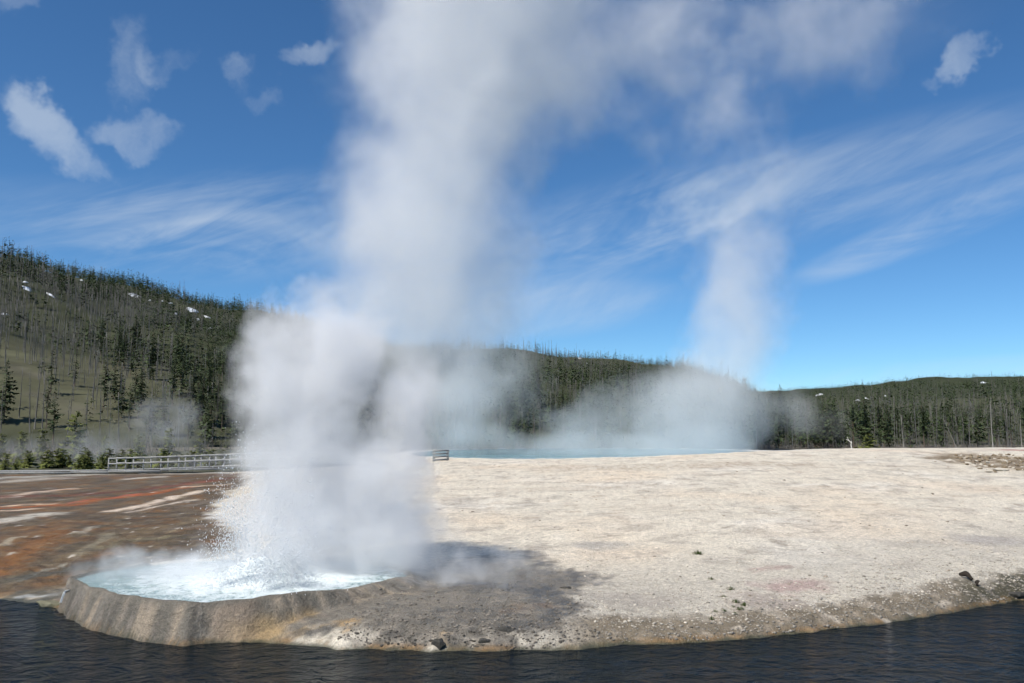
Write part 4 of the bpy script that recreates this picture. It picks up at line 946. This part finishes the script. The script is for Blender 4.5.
# ------------------------------------------------------------------ steam
def fcurve(t, x, pts):
    """a curve through (x, y) points as one Float Curve node, y scaled to its own range"""
    xs_ = [p[0] for p in pts]; ys_ = [p[1] for p in pts]; x0, x1, y0, y1 = min(xs_), max(xs_), min(ys_), max(ys_) + 1e-6
    n = t.new('ShaderNodeFloatCurve'); c = n.mapping.curves[0]
    q = [((a - x0) / (x1 - x0), (b - y0) / (y1 - y0)) for a, b in sorted(pts)]
    c.points[0].location = q[0]; c.points[1].location = q[-1]
    for a in q[1:-1]: c.points.new(*a)
    n.mapping.use_clip = False; n.mapping.update()
    t.link(t.mapr(x, x0, x1, 0, 1, False), n.inputs['Value'])
    return t.math('ADD', t.math('MULTIPLY', n.outputs[0], y1 - y0), y0)
def steam(name, blobs, label, dens, warp, wscale, nscale, ncut, seed, voxel, step, column=None, grow_=1.1, color=(0.97, 0.975, 0.98), aniso=0.15, soft=0.8, detail=3.0, lo=0.12, hi=0.9):
    """blobs: (center, radii, weight); column: list of (center, radius, weight) upwards. One closed hull round the
    cloud; inside it the density follows blobs and column, torn by noise"""
    bm = bmesh.new(); hull = [(c, tuple(x * grow_ for x in rr)) for c, rr, _ in blobs]
    if column:
        for k in range(len(column) - 1):
            (c0, r0, _), (c1, r1, _) = column[k], column[k + 1]
            for f in (0, .34, .67, 1):
                c = [a + (b - a) * f for a, b in zip(c0, c1)]; r_ = (r0 + (r1 - r0) * f) * grow_
                hull.append((c, (r_, r_, max(r_, abs(c1[2] - c0[2]) * .5))))
    for c, rr in hull:
        bmesh.ops.create_icosphere(bm, subdivisions=3, radius=1.0, matrix=Matrix.Translation(Vector(c)) @ Matrix.Diagonal((*rr, 1)))
    me = bpy.data.meshes.new(name); bm.to_mesh(me); bm.free(); o = obj(name, me)
    md = o.modifiers.new('remesh', 'REMESH'); md.mode = 'VOXEL'; md.voxel_size = voxel
    m, t, out = mat(name + '_vapour')
    P = t.new('ShaderNodeNewGeometry').outputs['Position']
    off = t.vec('ADD', P, (seed * 13.7, seed * 5.1, seed * -7.3))
    wn = t.noise(off, wscale, 3.0, 0.55); wv = t.vec('SCALE', t.vec('SUBTRACT', wn.outputs['Color'], (.5, .5, .5)), warp * 2)
    Q = t.vec('ADD', P, wv); acc = None
    for c, rr, wgt in blobs:
        l = t.vec('LENGTH', t.vec('MULTIPLY', t.vec('SUBTRACT', Q, tuple(c)), tuple(1 / x for x in rr)))
        f = t.mapr(l, 1.0, 1.0 - soft, 0.0, wgt)
        acc = f if acc is None else t.math('MAXIMUM', t.math('MAXIMUM', acc, f), t.math('MULTIPLY', t.math('ADD', acc, f), 0.75))
    if column:
        sp = t.new('ShaderNodeSeparateXYZ'); t.link(Q, sp.inputs[0])
        cxn = fcurve(t, sp.outputs[2], [(c[2], c[0]) for c, _, _ in column]); cyn = fcurve(t, sp.outputs[2], [(c[2], c[1]) for c, _, _ in column])
        rn = fcurve(t, sp.outputs[2], [(c[2], r_) for c, r_, _ in column]); wn_ = fcurve(t, sp.outputs[2], [(c[2], w_) for c, _, w_ in column])
        dx = t.math('SUBTRACT', sp.outputs[0], cxn); dy = t.math('SUBTRACT', sp.outputs[1], cyn)
        l = t.math('DIVIDE', t.math('SQRT', t.math('ADD', t.math('MULTIPLY', dx, dx), t.math('MULTIPLY', dy, dy))), rn)
        f = t.math('MULTIPLY', t.mapr(l, 1.0, 1.0 - soft, 0.0, 1.0), wn_)
        acc = f if acc is None else t.math('MAXIMUM', t.math('MAXIMUM', acc, f), t.math('MULTIPLY', t.math('ADD', acc, f), 0.75))
    n = t.noise(off, nscale, detail, 0.6)
    dsum = t.math('ADD', acc, t.math('MULTIPLY', t.math('SUBTRACT', n.outputs[0], 0.5), ncut))
    dd_ = t.math('MULTIPLY', t.mapr(dsum, lo, hi), t.mapr(acc, 0.0, 0.2))
    v = t.new('ShaderNodeVolumeScatter'); v.inputs['Color'].default_value = (*color, 1); v.inputs['Anisotropy'].default_value = aniso
    t.link(t.math('MULTIPLY', dd_, dens), v.inputs['Density']); t.link(v.outputs[0], out.inputs['Volume'])
    m.cycles.volume_step_rate = step
    me.materials.append(m)
    tag(o, label, 'steam', kind='stuff')
    return o
def B(px, py, Y, rx, ry, rdepth, wgt=1.0):
    c = at_depth(px, py, Y); k = Y / F; return (tuple(c), (rx * k, rdepth, ry * k), wgt)
def Kc(px, py, Y, r, wgt=1.0):
    return (tuple(at_depth(px, py, Y)), r * Y / F, wgt)
WARM = dict(color=(.985, .975, .955), aniso=.2)
steam('geyser_steam', [B(312, 372, 28.2, 92, 90, 2.5, 1.1), B(284, 440, 28, 72, 135, 2.1, .9), B(340, 480, 28, 114, 130, 2.4, .95), B(352, 352, 28.4, 52, 62, 1.9, 1.25), B(406, 412, 28.2, 52, 92, 1.7, .9), B(330, 545, 27.8, 160, 76, 2.5, .9), B(262, 350, 28.6, 46, 72, 1.5, .6), B(395, 505, 27.8, 78, 115, 1.9, .75), B(190, 570, 27.0, 190, 30, 3.4, .62), B(465, 566, 26.0, 130, 42, 2.2, .46), B(310, 310, 28.6, 80, 56, 1.7, .5)],
      'dense white steam billowing up from the geyser basin', 1.05, 1.05, 0.60, 0.80, 1.5, 1, 0.36, 0.45, soft=.95, lo=.14, hi=0.80, detail=5.0, **WARM)
FAR = 135.0
steam('drifting_steam', [B(390, 70, FAR, 90, 100, 12, .5), B(560, 90, FAR, 105, 95, 12, .75), B(610, 40, FAR, 190, 110, 14, .6), B(740, 45, FAR, 210, 120, 14, .45), B(860, 20, FAR, 150, 100, 12, .36), B(690, 130, FAR, 150, 100, 12, .26), B(480, -30, FAR, 220, 110, 16, .8), B(490, 395, FAR, 95, 85, 11, .42)],
      'tall pale grey steam column drifting up and to the right', 0.080, 6.0, 0.075, 0.085, 1.7, 2, 2.8, 0.9, soft=.9, detail=5.0, **WARM,
      column=[Kc(440, 462, FAR, 80, .45), Kc(436, 380, FAR, 112, .75), Kc(422, 310, FAR, 146, .95), Kc(424, 240, FAR, 150, .95), Kc(434, 170, FAR, 146, .9), Kc(455, 100, FAR, 162, .85), Kc(470, 20, FAR, 182, .85), Kc(475, -90, FAR, 190, .8)])
steam('spring_steam', [B(640, 408, 112, 90, 62, 9, .7), B(600, 432, 110, 110, 42, 8, .6), B(690, 425, 112, 110, 68, 9, .85), B(480, 385, 112, 90, 78, 8, .62), B(450, 425, 110, 95, 60, 8, .62), B(535, 448, 106, 160, 30, 10, .85), B(640, 450, 106, 140, 28, 10, .85), B(805, 418, 112, 85, 44, 8, .30)],
      'grey steam rising from the blue spring behind the terrace', 0.105, 4.6, 0.085, 0.13, 1.8, 3, 1.8, 1.0, soft=.92, detail=4.5, **WARM,
      column=[Kc(700, 470, 112, 85, .9), Kc(705, 420, 112, 92, .95), Kc(716, 370, 112, 80, .9), Kc(730, 310, 113, 76, .8), Kc(745, 262, 114, 74, .62), Kc(742, 190, 114, 85, .3), Kc(725, 110, 114, 95, .2)])
steam('boardwalk_steam', [B(250, 464, 73, 120, 20, 5, .7), B(170, 466, 73, 95, 13, 5, .35), B(55, 448, 108, 140, 40, 10, .34), B(168, 412, 150, 52, 46, 10, .5), B(150, 440, 110, 120, 40, 10, .38)],
      'thin grey steam drifting low across the boardwalk', 0.12, 2.2, 0.12, 0.2, 1.2, 4, 1.2, 1.2, soft=.9, **WARM)

# ------------------------------------------------------------------ render settings
sc.render.engine = 'CYCLES'
cy_ = sc.cycles
cy_.use_denoising = True
cy_.max_bounces = 8; cy_.diffuse_bounces = 2; cy_.glossy_bounces = 2; cy_.transmission_bounces = 2; cy_.volume_bounces = 5; cy_.transparent_max_bounces = 8
cy_.volume_max_steps = 256; cy_.volume_step_rate = 1.0
cy_.use_adaptive_sampling = True; cy_.adaptive_threshold = 0.04; cy_.adaptive_min_samples = 6
cy_.sample_clamp_indirect = 6.0
sc.view_settings.view_transform = 'Standard'; sc.view_settings.look = 'None'; sc.view_settings.gamma = 1; sc.view_settings.exposure = 0.25
